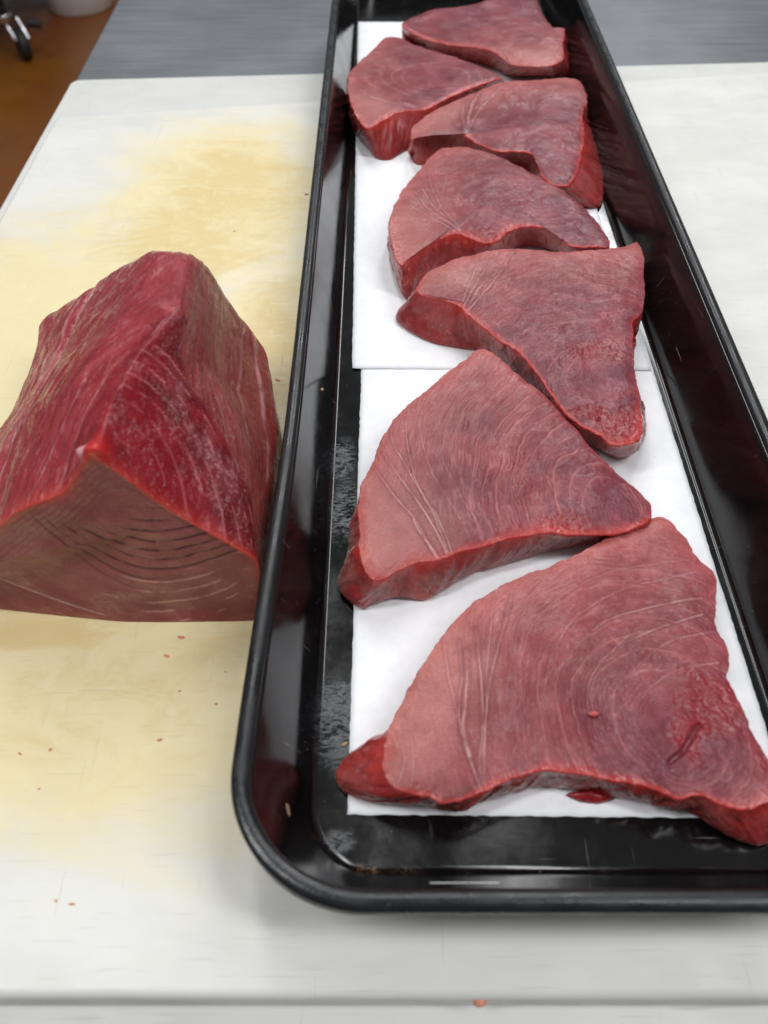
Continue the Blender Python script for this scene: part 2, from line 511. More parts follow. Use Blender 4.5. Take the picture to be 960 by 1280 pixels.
to_caster(cyl("wheel", w0 - ax * 0.017, w0 + ax * 0.017, 0.052, M_RUBBER, None, 32, 0.006))
for s in (-1, 1):
    bm = bmesh.new()
    c = w0 + ax * 0.023 * s
    a = [c + Vector((0, 0, -0.006)), c + Vector((-0.014, 0.014, 0.05)), c + Vector((-0.055, 0.05, 0.07)), c + Vector((-0.02, 0.02, 0.075)), c + Vector((0.012, -0.01, 0.02))]
    v0 = [bm.verts.new(p - ax * 0.002) for p in a]; v1 = [bm.verts.new(p + ax * 0.002) for p in a]
    bm.faces.new(v0[::-1]); bm.faces.new(v1)
    for i in range(5): bm.faces.new((v0[i], v0[(i + 1) % 5], v1[(i + 1) % 5], v1[i]))
    bmesh.ops.recalc_face_normals(bm, faces=bm.faces)
    to_caster(bm_obj("fork", bm, M_CHROME))
to_caster(cyl("swivel", (cc[0] - 0.03, cc[1] + 0.02, ZF + 0.118), (cc[0] - 0.03, cc[1] + 0.02, ZF + 0.148), 0.030, M_CHROME, None, 28, 0.006))
to_caster(cyl("brake_pedal", w0 + Vector((0.03, 0.03, 0.060)), w0 + Vector((0.075, 0.045, 0.048)), 0.014, M_RUBBER, None, 16, 0.003))
child_local(slab("added_shadow_slab", [(cc[0] - 0.9, cc[1] - 0.02), (cc[0] + 0.0, cc[1] - 0.02), (cc[0] + 0.0, cc[1] + 1.0), (cc[0] - 0.9, cc[1] + 1.0)], ZF + 0.20, ZF + 0.24, 0.004, M_DARKM), rack)  # dark slab added to stand in for the shadow behind the caster

# ------------------------------------------------------------------ black tray
def rrect(x0, x1, y0, y1, r, n=26, m=60, wob=0.0):
    pts = []
    def seg(a, b, k):
        for i in range(k): pts.append(a + (b - a) * (i / k))
    A = np.array
    for (cx, cy, a0, nxt) in ((x0 + r, y0 + r, math.pi, None), (x1 - r, y0 + r, 1.5 * math.pi, None), (x1 - r, y1 - r, 0, None), (x0 + r, y1 - r, 0.5 * math.pi, None)):
        for i in range(n):
            t = a0 + (math.pi / 2) * i / n
            pts.append(A([cx + r * math.cos(t), cy + r * math.sin(t)]))
        # straight run to the next corner start
        t = a0 + math.pi / 2
        s = A([cx + r * math.cos(t), cy + r * math.sin(t)])
        if a0 == math.pi: e = A([x1 - r, y0])
        elif a0 == 1.5 * math.pi: e = A([x1, y1 - r])
        elif a0 == 0: e = A([x0 + r, y1])
        else: e = A([x0, y0 + r])
        seg(s, e, m)
    return np.array(pts)

XL, XR, YF, YB = -0.0495, 0.1925, 0.0508, 1.03
ZR = 0.046
def lvl(ins, z, r):
    p = rrect(XL + ins, XR - ins, YF + ins * 1.05, YB - ins, r)
    hz = min(max((z - 0.004) / (ZR - 0.004), 0), 1)
    xm = 0.5 * (XL + XR)
    lw = np.clip((xm - p[:, 0]) / (xm - XL), 0, 1); rw = np.clip((p[:, 0] - xm) / (XR - xm), 0, 1)
    p[:, 0] -= 0.0058 * hz * lw * (1 - sstep(0.085, 0.29, p[:, 1]))      # the near left corner flares
    p[:, 0] -= 0.0042 * (1 - hz) * rw                                     # the right wall leans out more
    return np.concatenate([p, np.full((len(p), 1), z)], 1)
tray = thing("meat_tray", "long black plastic meat tray with rounded corners holding the tuna steaks", "tray", (0.07, 0.54, 0.0))
inner = []
for f in (0.05, 0.3, 0.6, 0.85):
    p = lvl(0.0245, 0.004, 0.022); c = p[:, :2].mean(0)
    q = p.copy(); q[:, :2] = c + (p[:, :2] - c) * f; inner.append(q)
prof_in = [(0.0228, 0.0040, 0.0235), (0.0216, 0.0042, 0.0245), (0.0206, 0.0048, 0.0255), (0.0199, 0.0058, 0.0262), (0.0195, 0.0070, 0.0266), (0.0190, 0.009, 0.027)]
for k in range(1, 14):
    t = k / 13
    prof_in.append((0.0190 + (0.0066 - 0.0190) * t, 0.009 + (ZR - 0.0012 - 0.009) * t, 0.027 + (0.0385 - 0.027) * t))
rings = inner + [lvl(*a) for a in prof_in]
# outside skin of the basin
prof_out = [(0.0050, ZR - 0.0030, 0.0400), (0.0102, 0.030, 0.036), (0.0168, 0.010, 0.029), (0.0192, 0.002, 0.0265), (0.0225, 0.0003, 0.024)]
rings += [lvl(*a) for a in prof_out]
p = lvl(0.0225, 0.0003, 0.024); c = p[:, :2].mean(0); q = p.copy(); q[:, :2] = c + (p[:, :2] - c) * 0.05; rings.append(q)
child_local(ring_mesh("basin", np.array(rings), M_TRAY), tray)
rim = []
for k in range(15):
    t = -0.25 * math.pi + k / 14 * 1.5 * math.pi          # rounded bead with an inner lip
    rim.append(lvl(0.0034 + 0.0034 * math.cos(t), ZR - 0.0018 + 0.0024 * math.sin(t), 0.0440 - 0.0034 * math.cos(t)))
rim.append(lvl(0.0004, ZR - 0.007, 0.0452)); rim.append(lvl(0.0018, ZR - 0.007, 0.0445)); rim.append(lvl(0.0030, ZR - 0.0055, 0.044))
rim.append(rim[0])
child_local(ring_mesh("rim", np.array(rim), M_RIM, None, None, False, False), tray)
# scrape on the near wall, its bright highlight painted as pale colour
M_SCRAPE = mat_plain("scrape_highlight_plastic", srgb(196, 196, 196), 0.3, 0, 0.2, 300)
def wall_pt(px, py):
    y = YF + 1.05 * 0.0140
    return at_y(px, py, y)
# ------------------------------------------------------------------ paper sheets
def sheet(name, x0, x1, y0, y1, z, label, seed, skew=0.0):
    nx, ny = 60, 120
    gx, gy = np.meshgrid(np.linspace(0, 1, nx), np.linspace(0, 1, ny))
    X = x0 + (x1 - x0) * gx; Y = y0 + (y1 - y0) * gy
    X = X + skew * (gy - 0.5)
    Y = Y - 0.004 * (gx - 0.5) * 0.4
    ed = np.minimum.reduce([gx, 1 - gx, gy, 1 - gy])
    jag = (vnoise(gx * 140 + gy * 220, gy * 3, seed) - 0.5) * 0.0006
    X = X + np.where((gx == 0) | (gx == 1), jag, 0); Y = Y + np.where((gy == 0) | (gy == 1), jag, 0)
    Z = z + 0.0005 * fbm(gx * 5, gy * 8, seed) * sstep(0, 0.2, ed)
    V = np.stack([X, Y, Z], -1).reshape(-1, 3)
    idx = np.arange(nx * ny).reshape(ny, nx)
    fa = np.stack([idx[:-1, :-1], idx[:-1, 1:], idx[1:, 1:], idx[1:, :-1]], -1).reshape(-1, 4)
    me = bpy.data.meshes.new(name); me.from_pydata(V.tolist(), [], fa.tolist())
    o = link(name, me, M_PAPER)
    md = o.modifiers.new("th", 'SOLIDIFY'); md.thickness = 0.00018; md.offset = -1
    return tag(o, label, "paper", "sheets of butcher paper in the tray")
sheet("paper_sheet", -0.0141, 0.1635, 0.0928, 0.43, 0.0045, "white butcher paper sheet under the two largest tuna steaks", 3, 0.001)
sheet("paper_sheet", -0.0232, 0.1585, 0.356, 0.889, 0.0053, "white butcher paper sheet at the tray's far end overlapping the nearer sheet", 5, -0.0075)

# ------------------------------------------------------------------ tuna steaks
C_MAUVE = srgb(106, 44, 56); C_SALMON = srgb(178, 98, 94); C_TAN = srgb(172, 110, 102)
C_RED = srgb(154, 50, 48); C_LIP = srgb(188, 58, 52); C_GREYW = srgb(138, 92, 86); C_DEEP = srgb(100, 24, 34)
C_SEPT = srgb(206, 152, 152); C_WHITE = srgb(216, 174, 170)
C_ROSE = srgb(138, 62, 72)

def steak(spec):
    zb, t = spec.get('z0', 0.0056), spec['t']
    zt = zb + t
    M, R, W = spec['M'], spec['R'], spec.get('W', 26)
    T, B, Hh = [], [], []
    for p in spec['out']:
        a = at(p[0], p[1], zt)
        if len(p) >= 4:
            b = at(p[2], p[3], zb); vis = 1.0
        else:
            b = a.copy(); vis = 0.0
        T.append(a); B.append(b); Hh.append(vis)
    T, B = np.array(T), np.array(B)
    c = T[:, :2].mean(0) if 'c' not in spec else at(*spec['c'], zt)[:2]
    # hidden sides lean a little inwards
    for i, v in enumerate(Hh):
        if v == 0:
            d = c - T[i, :2]; B[i, :2] = T[i, :2] + d / np.linalg.norm(d) * 0.0015
    K = np.concatenate([T[:, :2], B[:, :2], np.array(Hh)[:, None]], 1)
    K = catmull_closed(K, 24)
    K, per = resample_closed(K, M)
    K = smooth_closed(K, max(2, int(M / 260)))
    s = np.arange(M) / M * per
    sd = spec['seed']
    Tx, Bx, vis = K[:, :2], K[:, 2:4], np.clip(K[:, 4], 0, 1)
    # outward normal and ragged edge
    tg = np.roll(Tx, -1, 0) - np.roll(Tx, 1, 0); tg /= np.linalg.norm(tg, axis=1)[:, None] + 1e-9
    nr = np.stack([tg[:, 1], -tg[:, 0]], 1)
    if np.mean(np.sum(nr * (Tx - c), 1)) < 0: nr = -nr
    ph = s / per * 2 * math.pi
    def loopnoise(freq, seed, o=3):       # periodic noise round the loop
        rr = freq * per / (2 * math.pi)
        return fbm(np.cos(ph) * rr + 50, np.sin(ph) * rr + 50, seed, o) - 0.5
    rag = 0.0022 * loopnoise(110, sd) + 0.0010 * loopnoise(420, sd + 1, 2)
    Tx = Tx + nr * (rag * spec.get('rag', 1.0))[:, None]
    rings, inf = [], []
    rd_ = spec.get('edge', 0.0009)                       # edge rounding radius
    # ---- top
    rr = np.linspace(0.004, 1.0, R)
    top_xy, top_r = [], []
    ins = Tx - nr * rd_
    for r in rr:
        top_xy.append(c + (ins - c) * r); top_r.append(np.full(M, r))
    top_xy = np.array(top_xy); top_r = np.array(top_r)
    x, y = top_xy[..., 0].ravel(), top_xy[..., 1].ravel()
    r_ = top_r.ravel()
    Ledge = np.tile(np.linalg.norm(ins - c, axis=1), len(rr)) * (1 - r_)
    # distance to true outline (coarse polyline)
    ol = Tx[::max(1, M // 90)]
    de, _ = poly_dist(x, y, np.vstack([ol, ol[:1]]))
    radial = (ins - c) / np.linalg.norm(ins - c, axis=1)[:, None]
    near = Ledge * np.tile(np.clip(np.sum(radial * nr, 1), 0.25, 1), len(rr))
    wn = sstep(0.002, 0.007, de)
    de = np.minimum(near, 0.009) * (1 - wn) + de * wn
    z = np.full_like(x, zt)
    big = fbm(x * 28, y * 28, sd + 3, 3) - 0.5
    z += 0.0045 * big * sstep(0, 0.02, de)
    z += 0.0006 * (fbm(x * 130, y * 130, sd + 4, 3) - 0.5)
    # the cut edge sags a little, unevenly
    sag = np.tile(0.35 + 1.3 * np.clip(loopnoise(60, sd + 5) + 0.5, 0, 1), len(rr))
    z -= 0.0011 * sag * np.exp(-de / 0.0035)
    # ---- pattern fields
    P = lambda L: [at(a, b, zt)[:2] for a, b in L]
    sk, _ = poly_dist(x, y, P(spec['skin']))
    wob = 0.006 * (fbm(x * 60, y * 60, sd + 8, 3) - 0.5)
    col = np.tile(C_MAUVE, (len(x), 1))
    cloud = fbm(x * 45, y * 45, sd + 9, 4)
    col = mix(col, C_ROSE, 0.75 * sstep(0.38, 0.68, cloud))
    wsk = np.exp(-np.clip(sk + wob, 0, 1) / (1.35 * spec.get('skinw', 0.016)))
    col = mix(col, C_SALMON, np.clip(wsk * 0.95, 0, 1))
    if 'belly' in spec:
        bpts, bw = spec['belly']
        bd, _ = poly_dist(x, y, P(bpts))
        wb = 1 - sstep(bw * 0.05, bw * 1.35, bd + 2.2 * wob)
        col = mix(col, C_TAN, 0.55 * wb)
        # fine parallel fibres in the belly corner
        fx = (x - c[0]) * spec.get('fdir', (0.9, 0.45))[0] + (y - c[1]) * spec.get('fdir', (0.9, 0.45))[1]
        fl = np.sin((fx + 0.25 * wob) * 2 * math.pi / 0.0026 + 3 * cloud)
        fm = sstep(0.35, 0.6, fbm(x * 90, y * 90, sd + 19, 3))
        col = mix(col, C_TAN * 0.62, 0.16 * wb * fm * sstep(0.3, 1.0, fl))
        z -= 0.00006 * wb * fm * sstep(0.3, 1, fl)
    else:
        wb = np.zeros_like(x)
    # growth rings round the eye of the muscle
    rc = at(*spec['ring'], zt)[:2]
    ang, ex, ey = spec.get('rang', 0.0), *spec.get('rell', (1.0, 1.0))
    dx, dy = x - rc[0], y - rc[1]
    u_, v_ = dx * math.cos(ang) + dy * math.sin(ang), -dx * math.sin(ang) + dy * math.cos(ang)
    f = np.hypot(u_ / ex, v_ / ey)
    f = f + 0.004 * (fbm(x * 70, y * 70, sd + 11, 4) - 0.5) + 0.010 * (fbm(x * 22, y * 22, sd + 12, 2) - 0.5)
    sp = spec.get('rsp', 0.0062)
    k = np.floor(f / sp); q = f / sp - k - 0.5                      # -0.5..0.5
    along = fbm(x * 70 + k * 3.7, y * 70, sd + 13, 3)
    amp = (0.35 + 0.65 * _hash(k, k * 0, sd)) * sstep(0.24, 0.56, along) * (1 - wb) * sstep(0.0005, 0.004, de)
    ridge = np.exp(-(q / 0.055) ** 2); groove = np.exp(-((q - 0.13) / 0.07) ** 2)
    rs = spec.get('rstr', 1.0) * (0.30 + 0.70 * (1 - sstep(spec.get('rmax', 0.07) * 0.6, spec.get('rmax', 0.07), f))) * sstep(0.006, 0.020, f)
    soft = 0.5 + 0.5 * np.cos(2 * math.pi * q)
    bandw = rs * (1 - wb) * sstep(0.25, 0.55, along)
    col = mix(col, C_SALMON, np.clip(0.13 * bandw * soft, 0, 1)); col = mix(col, C_DEEP, np.clip(0.10 * bandw * (1 - soft), 0, 1))
    z += 0.00014 * bandw * (soft - 0.5)
    col = mix(col, C_SEPT, np.clip(0.28 * rs * amp * ridge, 0, 1))
    col = mix(col, C_DEEP, np.clip(0.26 * rs * amp * groove, 0, 1))
    z += rs * amp * (0.00010 * ridge - 0.00020 * groove)
    # fine fibres following the rings
    fq = np.sin(f * 2 * math.pi / 0.0017 + 4 * fbm(x * 260, y * 260, sd + 14, 2))
    ff = sstep(0.1, 1.0, fq) * sstep(0.35, 0.6, fbm(x * 120, y * 120, sd + 15, 3)) * (1 - wb)
    col = mix(col, C_DEEP, 0.20 * ff); z -= 0.00008 * ff
    # muscle bundles: streaks that follow the rings
    th_ = np.arctan2(v_ / ey, u_ / ex)
    bun = fbm(f * 330, (th_ + 4) * 5.0, sd + 61, 4)
    bun2 = fbm(f * 900 + 3, (th_ + 4) * 16.0, sd + 62, 3)
    bw_ = (1 - wb) * sstep(0.003, 0.02, f) * (0.55 if t >= 0.024 and M < 700 else 1.0)
    col = mix(col, C_SALMON * 0.95, 0.16 * bw_ * sstep(0.50, 0.74, bun))
    col = mix(col, C_DEEP, 0.14 * bw_ * (1 - sstep(0.26, 0.50, bun)))
    col = mix(col, C_SEPT, 0.12 * bw_ * sstep(0.58, 0.75, bun2))
    col = mix(col, C_DEEP, 0.16 * bw_ * (1 - sstep(0.26, 0.42, bun2)))
    z += bw_ * (0.00022 * (bun - 0.5) + 0.00014 * (bun2 - 0.5))
    # surface ripples left by the knife
    z += 0.00020 * (fbm(x * 330 + y * 90, y * 330 - x * 90, sd + 16, 3) - 0.5) * spec.get('rip', 1.0)
    wet = np.zeros_like(x)
    # white connective-tissue lines
    for (pts, wdt, st) in spec.get('septa', []):
        L = catmull_open(np.array(P(pts)), 6)
        d, par = poly_dist(x + 0.0010 * (fbm(x * 120, y * 120, sd + 21, 3) - 0.5), y, L)
        wdt = wdt * 0.70
        taper = 0.35 + 0.65 * par * (0.7 + 0.6 * fbm(x * 110, y * 110, sd + 23, 2))
        brk = 0.30 + 0.70 * sstep(0.3, 0.62, fbm(x * 160, y * 160, sd + 22, 3))
        w = 0.85 * np.exp(-(d / (wdt * taper)) ** 2) * st * brk * sstep(0.0, 0.35, par)
        col = mix(col, C_WHITE, np.clip(w, 0, 1)); z += 0.00016 * w
        halo = np.exp(-(d / (wdt * 6)) ** 2) * 0.22 * st
        col = mix(col, C_ROSE * 0.8, np.clip(halo, 0, 1))
        g = np.exp(-((d - wdt * 2.6) / (wdt * 1.3)) ** 2) * 0.32 * st
        col = mix(col, C_DEEP, np.clip(g, 0, 1)); z -= 0.00030 * g
    # bloody, wet, broken patches
    for (pt, rad, st, sq) in spec.get('wet', []):
        p0 = at(*pt, zt)[:2]
        d = np.hypot((x - p0[0]) / sq[0], (y - p0[1]) / sq[1])
        w = np.clip((1 - sstep(rad * 0.3, rad, d + rad * 1.0 * (fbm(x * 150, y * 150, sd + 31, 3) - 0.5))), 0, 1) * st
        col = mix(col, srgb(138, 22, 30), 0.75 * w); wet = np.maximum(wet, w)
        z += w * 0.0022 * (fbm(x * 420, y * 420, sd + 32, 3) - 0.5)
    for (pts, wdt) in spec.get('cuts', []):
        d, _ = poly_dist(x, y, P(pts))
        w = np.exp(-(d / wdt) ** 2)
        col = mix(col, C_DEEP, 0.85 * w); z -= 0.0016 * w; wet = np.maximum(wet, w)
    # red shows through close to the cut faces
    visr = np.tile(vis, len(rr))
    lipn = sstep(0.36, 0.66, loopnoise(24, sd + 51, 4) + 0.5)
    lw = np.tile(0.0005 + 0.0060 * lipn * np.clip(loopnoise(70, sd + 52) + 0.55, 0.1, 1), len(rr))
    er = np.exp(-(np.clip(de, 0, 1) / lw) ** 1.3) * (0.15 + 0.85 * visr)
    col = mix(col, C_LIP, np.clip(0.75 * er * (1 - 0.7 * np.clip(wsk, 0, 1)), 0, 1))
    wet = np.maximum(wet, 0.7 * er)
    topn = len(x)
    TOP = np.stack([x, y, z], 1).reshape(len(rr), M, 3)
    rings = [TOP[i] for i in range(len(rr))]
    COLT = col
    # ---- wall
    wc, ww = [], []
    zedge = TOP[-1][:, 2]
    Q0 = TOP[-1][:, :2]
    skt = np.exp(-poly_dist(Tx[:, 0], Tx[:, 1], P(spec['skin']))[0] / 0.006) * (1 - vis)
    tint_top = COLT[-M:]
    for i in range(1, 7):                                # rounded shoulder
        t_ = i / 6 * math.pi / 2 * 0.9
        xy = Q0 + nr * rd_ * math.sin(t_)
        rings.append(np.concatenate([xy, (zedge - rd_ * (1 - math.cos(t_)))[:, None]], 1))
        cw = mix(tint_top.copy(), C_LIP, (0.10 + (0.15 + 0.5 * lipn) * vis) * (i / 6) * 0.9 * (1 - 0.8 * skt))
        wc.append(cw); ww.append(np.full(M, 0.55) * (0.3 + 0.7 * vis))
    S0_ = rings[-1][:, :2]; z0_ = rings[-1][:, 2]
    wtx = Bx - S0_
    for i in range(1, W + 1):
        a = i / W
        xy = S0_ + wtx * (a ** 1.08)
        xy = xy + nr * (0.0009 * math.sin(math.pi * a))
        fold = fbm(np.cos(ph) * per * 26 + 9, np.sin(ph) * per * 26 + a * 2.0, sd + 41, 3) - 0.5
        fine = fbm(s * 620 + a * 5, np.full(M, a * 7.0), sd + 42, 3) - 0.5
        xy = xy + nr * ((0.0048 * fold + 0.0010 * fine) * math.sin(math.pi * a) ** 0.7)[:, None]
        if a > 0.88: xy = xy - nr * (0.0014 * ((a - 0.88) / 0.12) ** 2)
        zz = z0_ * (1 - a) + zb * a
        rings.append(np.concatenate([xy, zz[:, None]], 1))
        lipw = np.clip((0.35 + 0.65 * lipn) * math.exp(-(a / 0.20) ** 2) + 0.5 * (fbm(s * 60, np.full(M, a * 1.5), sd + 46, 3) - 0.5), 0, 1) * (1 - a)
        cw = np.tile(C_RED, (M, 1))
        patch = sstep(0.36, 0.60, fbm(s * 75, np.full(M, a * 1.2), sd + 43, 3))
        grey = patch * spec.get('grey', 0.5) * float(sstep(0.12, 0.45, np.array(a)))
        cw = mix(cw, C_GREYW, grey)
        stri = sstep(0.48, 0.66, fbm(s * 700 + a * 9, s * 60 + a * 7.0, sd + 44, 3))
        cw = mix(cw, C_DEEP, 0.34 * stri)
        cw = mix(cw, C_LIP, 0.95 * lipw)
        pale = sstep(0.52, 0.7, fbm(s * 40, np.full(M, a * 0.7), sd + 45, 2))
        cw = mix(cw, C_SALMON, 0.45 * pale * (1 - 0.5 * a))
        cw = mix(cw, C_SALMON * 0.9, np.clip((1 - vis) * 0.35 + 0.5 * skt, 0, 1))
        wc.append(cw); ww.append(0.3 + 0.5 * lipw)
    # ---- underside
    last = rings[-1]
    for r in (0.9, 0.5, 0.1):
        q = last.copy(); q[:, :2] = c + (last[:, :2] - c) * r; q[:, 2] = zb; rings.append(q)
        wc.append(np.tile(C_RED, (M, 1))); ww.append(np.zeros(M))
    COL = np.vstack([col] + wc); WET = np.concatenate([wet] + ww)
    o = ring_mesh("tuna_steak", np.array(rings), M_FLESH, None, {"Col": COL, "Wet": WET})
    o.data.flip_normals() if False else None
    return tag(o, spec['label'], "tuna steak", "tuna steaks laid out on paper in the tray")

A = dict(seed=100, t=0.0205, M=1150, R=235, W=34, z0=0.0052, grey=0.35, c=(735, 850),
    label="largest tuna steak, beside the rounded tray corner, with a red pointed tip",
    out=[(828, 644), (850, 661), (872, 692), (896, 717), (897, 745), (897, 780), (909, 805), (914, 830), (911, 846), (930, 885), (958, 942), (985, 985, 992, 1010), (978, 1003, 985, 1040),
         (960, 1004, 962, 1056), (931, 1014, 935, 1058), (903, 1005, 903, 1043), (879, 995, 872, 1023), (848, 1000, 836, 1013), (817, 984, 810, 1003), (780, 977, 780, 998), (725, 966, 726, 989), (680, 963, 682, 985),
         (647, 971, 650, 991), (613, 985, 606, 1001), (592, 995, 577, 1015), (560, 1001, 548, 1011), (537, 993, 527, 1008), (513, 989, 482, 1004), (493, 984, 440, 998), (480, 966, 420, 986), (476, 942, 416, 964), (482, 918, 438, 940),
         (491, 898), (503, 877), (524, 836), (551, 795), (574, 767), (603, 744), (640, 724), (680, 708), (722, 689), (762, 668), (800, 652)],
    skin=[(482, 918), (503, 877), (524, 836), (551, 795), (574, 767), (603, 744), (640, 724), (680, 708), (722, 689), (762, 668), (800, 652), (840, 652)], skinw=0.020,
    belly=([(500, 950), (520, 900), (560, 850)], 0.024), fdir=(0.97, 0.25),
    ring=(838, 905), rell=(1.0, 1.15), rang=0.2, rsp=0.0080, rstr=0.85, rmax=0.09,
    septa=[([(552, 795), (562, 850), (575, 905), (590, 950), (600, 986)], 0.00045, 0.55), ([(574, 800), (577, 850), (574, 905), (590, 955), (603, 987)], 0.00050, 0.75),
           ([(583, 815), (583, 870), (578, 912), (588, 945)], 0.0009, 0.85), ([(596, 785), (601, 840), (603, 900), (600, 960), (607, 988)], 0.0006, 0.85),
           ([(640, 745), (613, 850), (606, 910), (605, 965), (609, 988)], 0.0006, 0.85), ([(618, 745), (612, 800), (607, 870)], 0.0004, 0.5),
           ([(735, 793), (765, 772), (820, 757), (877, 748)], 0.0006, 0.5), ([(770, 808), (815, 788), (878, 768)], 0.0005, 0.45), ([(785, 845), (830, 806), (895, 788)], 0.0005, 0.4),
           ([(800, 868), (845, 838), (898, 828)], 0.0005, 0.4), ([(740, 930), (735, 880), (745, 835), (790, 790)], 0.0005, 0.3), ([(690, 940), (680, 870), (705, 790), (770, 740), (870, 715)], 0.0005, 0.3),
           ([(660, 900), (650, 830), (680, 765), (760, 715), (860, 700)], 0.0004, 0.25), ([(500, 925), (506, 950), (500, 975)], 0.0005, 0.4), ([(512, 915), (517, 945), (515, 978)], 0.0004, 0.35)],
    wet=[((890, 875), 0.018, 0.8, (0.9, 1.2)), ((860, 925), 0.011, 0.9, (0.8, 1.3)), ((715, 900), 0.004, 0.0, (1, 1)), ((520, 1000), 0.008, 0.6, (1.5, 1))],
    cuts=[([(872, 908), (855, 938), (838, 952)], 0.0012)], rip=0.5)

Bs = dict(seed=200, t=0.024, M=980, R=200, W=34, grey=0.75, c=(615, 610),
    label="fan shaped tuna steak whose red lower corner hangs off the paper onto the tray",
    out=[(604, 433), (625, 446), (655, 470), (690, 500), (730, 546), (765, 583), (800, 612), (817, 637), (808, 652, 808, 660), (785, 662, 787, 674), (757, 667, 760, 679), (716, 667, 720, 684), (681, 664, 678, 694), (643, 672, 645, 703),
         (610, 680, 610, 712), (580, 688, 578, 726), (560, 695, 558, 738), (543, 700, 546, 746), (519, 703, 527, 753), (500, 711, 497, 748), (473, 724, 466, 757), (457, 714, 449, 762), (450, 690, 421, 735), (447, 655, 434, 690),
         (446, 630, 444, 652), (452, 606), (467, 573), (476, 548), (489, 527), (516, 499), (540, 479), (563, 461), (585, 444)],
    skin=[(450, 690), (446, 630), (452, 606), (467, 573), (476, 548), (489, 527), (516, 499), (563, 461), (601, 432), (625, 446)], skinw=0.015,
    belly=([(462, 640), (470, 690), (520, 690)], 0.030), fdir=(0.35, 0.94),
    ring=(770, 640), rell=(1.0, 1.5), rang=0.15, rsp=0.0062, rstr=1.3, rmax=0.085,
    septa=[([(489, 527), (492, 555), (512, 590), (540, 640), (560, 690)], 0.0005, 0.75), ([(512, 500), (508, 545), (520, 600), (548, 650), (566, 692)], 0.0005, 0.6),
           ([(478, 566), (500, 597), (522, 625), (540, 655), (558, 690)], 0.0006, 0.8), ([(467, 583), (490, 615), (520, 650), (538, 685), (553, 698)], 0.0006, 0.8), ([(522, 640), (518, 650), (530, 672), (548, 696)], 0.0007, 0.8),
           ([(535, 480), (525, 530), (540, 590), (575, 650)], 0.0004, 0.4), ([(560, 500), (550, 560), (575, 620), (600, 660)], 0.0004, 0.3)],
    wet=[((697, 655), 0.012, 0.95, (1.4, 0.9)), ((560, 695), 0.006, 0.5, (1, 1)), ((640, 590), 0.02, 0.22, (1, 1.4))], rip=1.1)

Cs = dict(seed=300, t=0.026, M=820, R=170, W=30, grey=0.4, c=(690, 400),
    label="wide topped tuna steak narrowing to a bright red frayed point on bare paper",
    out=[(800, 301), (807, 345), (804, 386), (793, 404, 793, 428), (795, 460), (800, 492, 803, 506), (804, 528, 807, 545), (797, 548, 793, 566), (772, 556, 772, 573), (745, 540, 748, 563), (710, 517, 718, 546), (678, 474, 688, 512), (653, 443, 660, 480),
         (622, 421, 625, 455), (586, 392, 600, 440), (574, 380, 578, 438), (544, 371, 533, 428), (521, 363, 496, 405), (524, 349, 500, 390), (538, 336), (568, 322), (605, 313), (639, 309), (692, 311), (746, 310), (781, 305)],
    skin=[(530, 342), (568, 322), (639, 310), (692, 312), (746, 311), (800, 303)], skinw=0.017,
    belly=([(540, 350), (585, 345)], 0.018), fdir=(0.5, 0.9),
    ring=(760, 470), rell=(1.2, 1.0), rang=0.5, rsp=0.0085, rstr=0.55,
    septa=[([(643, 311), (620, 345), (600, 370), (584, 388)], 0.0006, 0.9), ([(622, 315), (600, 345), (586, 370), (579, 384)], 0.0006, 0.75), ([(610, 345), (598, 360), (588, 378)], 0.0008, 0.7), ([(600, 325), (588, 350), (578, 376)], 0.0005, 0.5)],
    wet=[((742, 437), 0.016, 0.5, (1.5, 1)), ((770, 535), 0.016, 0.9, (1.3, 1.2)), ((735, 515), 0.010, 0.7, (1.4, 1)), ((575, 395), 0.005, 0.5, (1, 1)), ((690, 395), 0.02, 0.2, (1, 1))], rip=2.2)

Ds = dict(seed=400, t=0.024, M=640, R=120, W=24, grey=0.25, c=(620, 245),
    label="oval tuna steak with a wavy red near lip, tucked behind the wide topped steak",
    out=[(764, 304), (742, 308, 745, 322), (715, 306, 715, 325), (696, 289, 690, 315), (664, 281, 660, 310), (638, 287, 630, 318), (615, 301, 612, 330), (593, 298, 590, 335), (573, 290, 570, 338), (544, 299, 540, 345), (518, 314, 525, 366), (503, 329, 508, 376),
         (494, 320, 497, 358), (488, 300, 489, 333), (486, 280), (490, 262), (502, 237), (525, 208), (547, 186), (577, 181), (606, 187), (625, 194), (677, 220), (715, 244), (748, 276)],
    skin=[(494, 320), (486, 285), (490, 262), (502, 237), (525, 208), (547, 185), (577, 181)], skinw=0.015,
    belly=([(505, 300), (510, 270), (530, 260)], 0.024), fdir=(0.6, 0.8),
    ring=(670, 255), rell=(1.35, 1.0), rang=-0.3, rsp=0.0075, rstr=0.8,
    septa=[([(515, 235), (540, 262), (575, 288)], 0.0008, 0.75), ([(533, 210), (545, 245), (575, 286)], 0.0006, 0.5), ([(505, 250), (530, 265), (572, 290)], 0.0007, 0.7), ([(522, 222), (534, 245), (555, 268)], 0.0007, 0.6)],
    wet=[((612, 290), 0.012, 0.5, (1.3, 0.8)), ((680, 300), 0.012, 0.7, (1.6, 0.8)), ((640, 240), 0.03, 0.18, (1, 1))], rip=1.8)

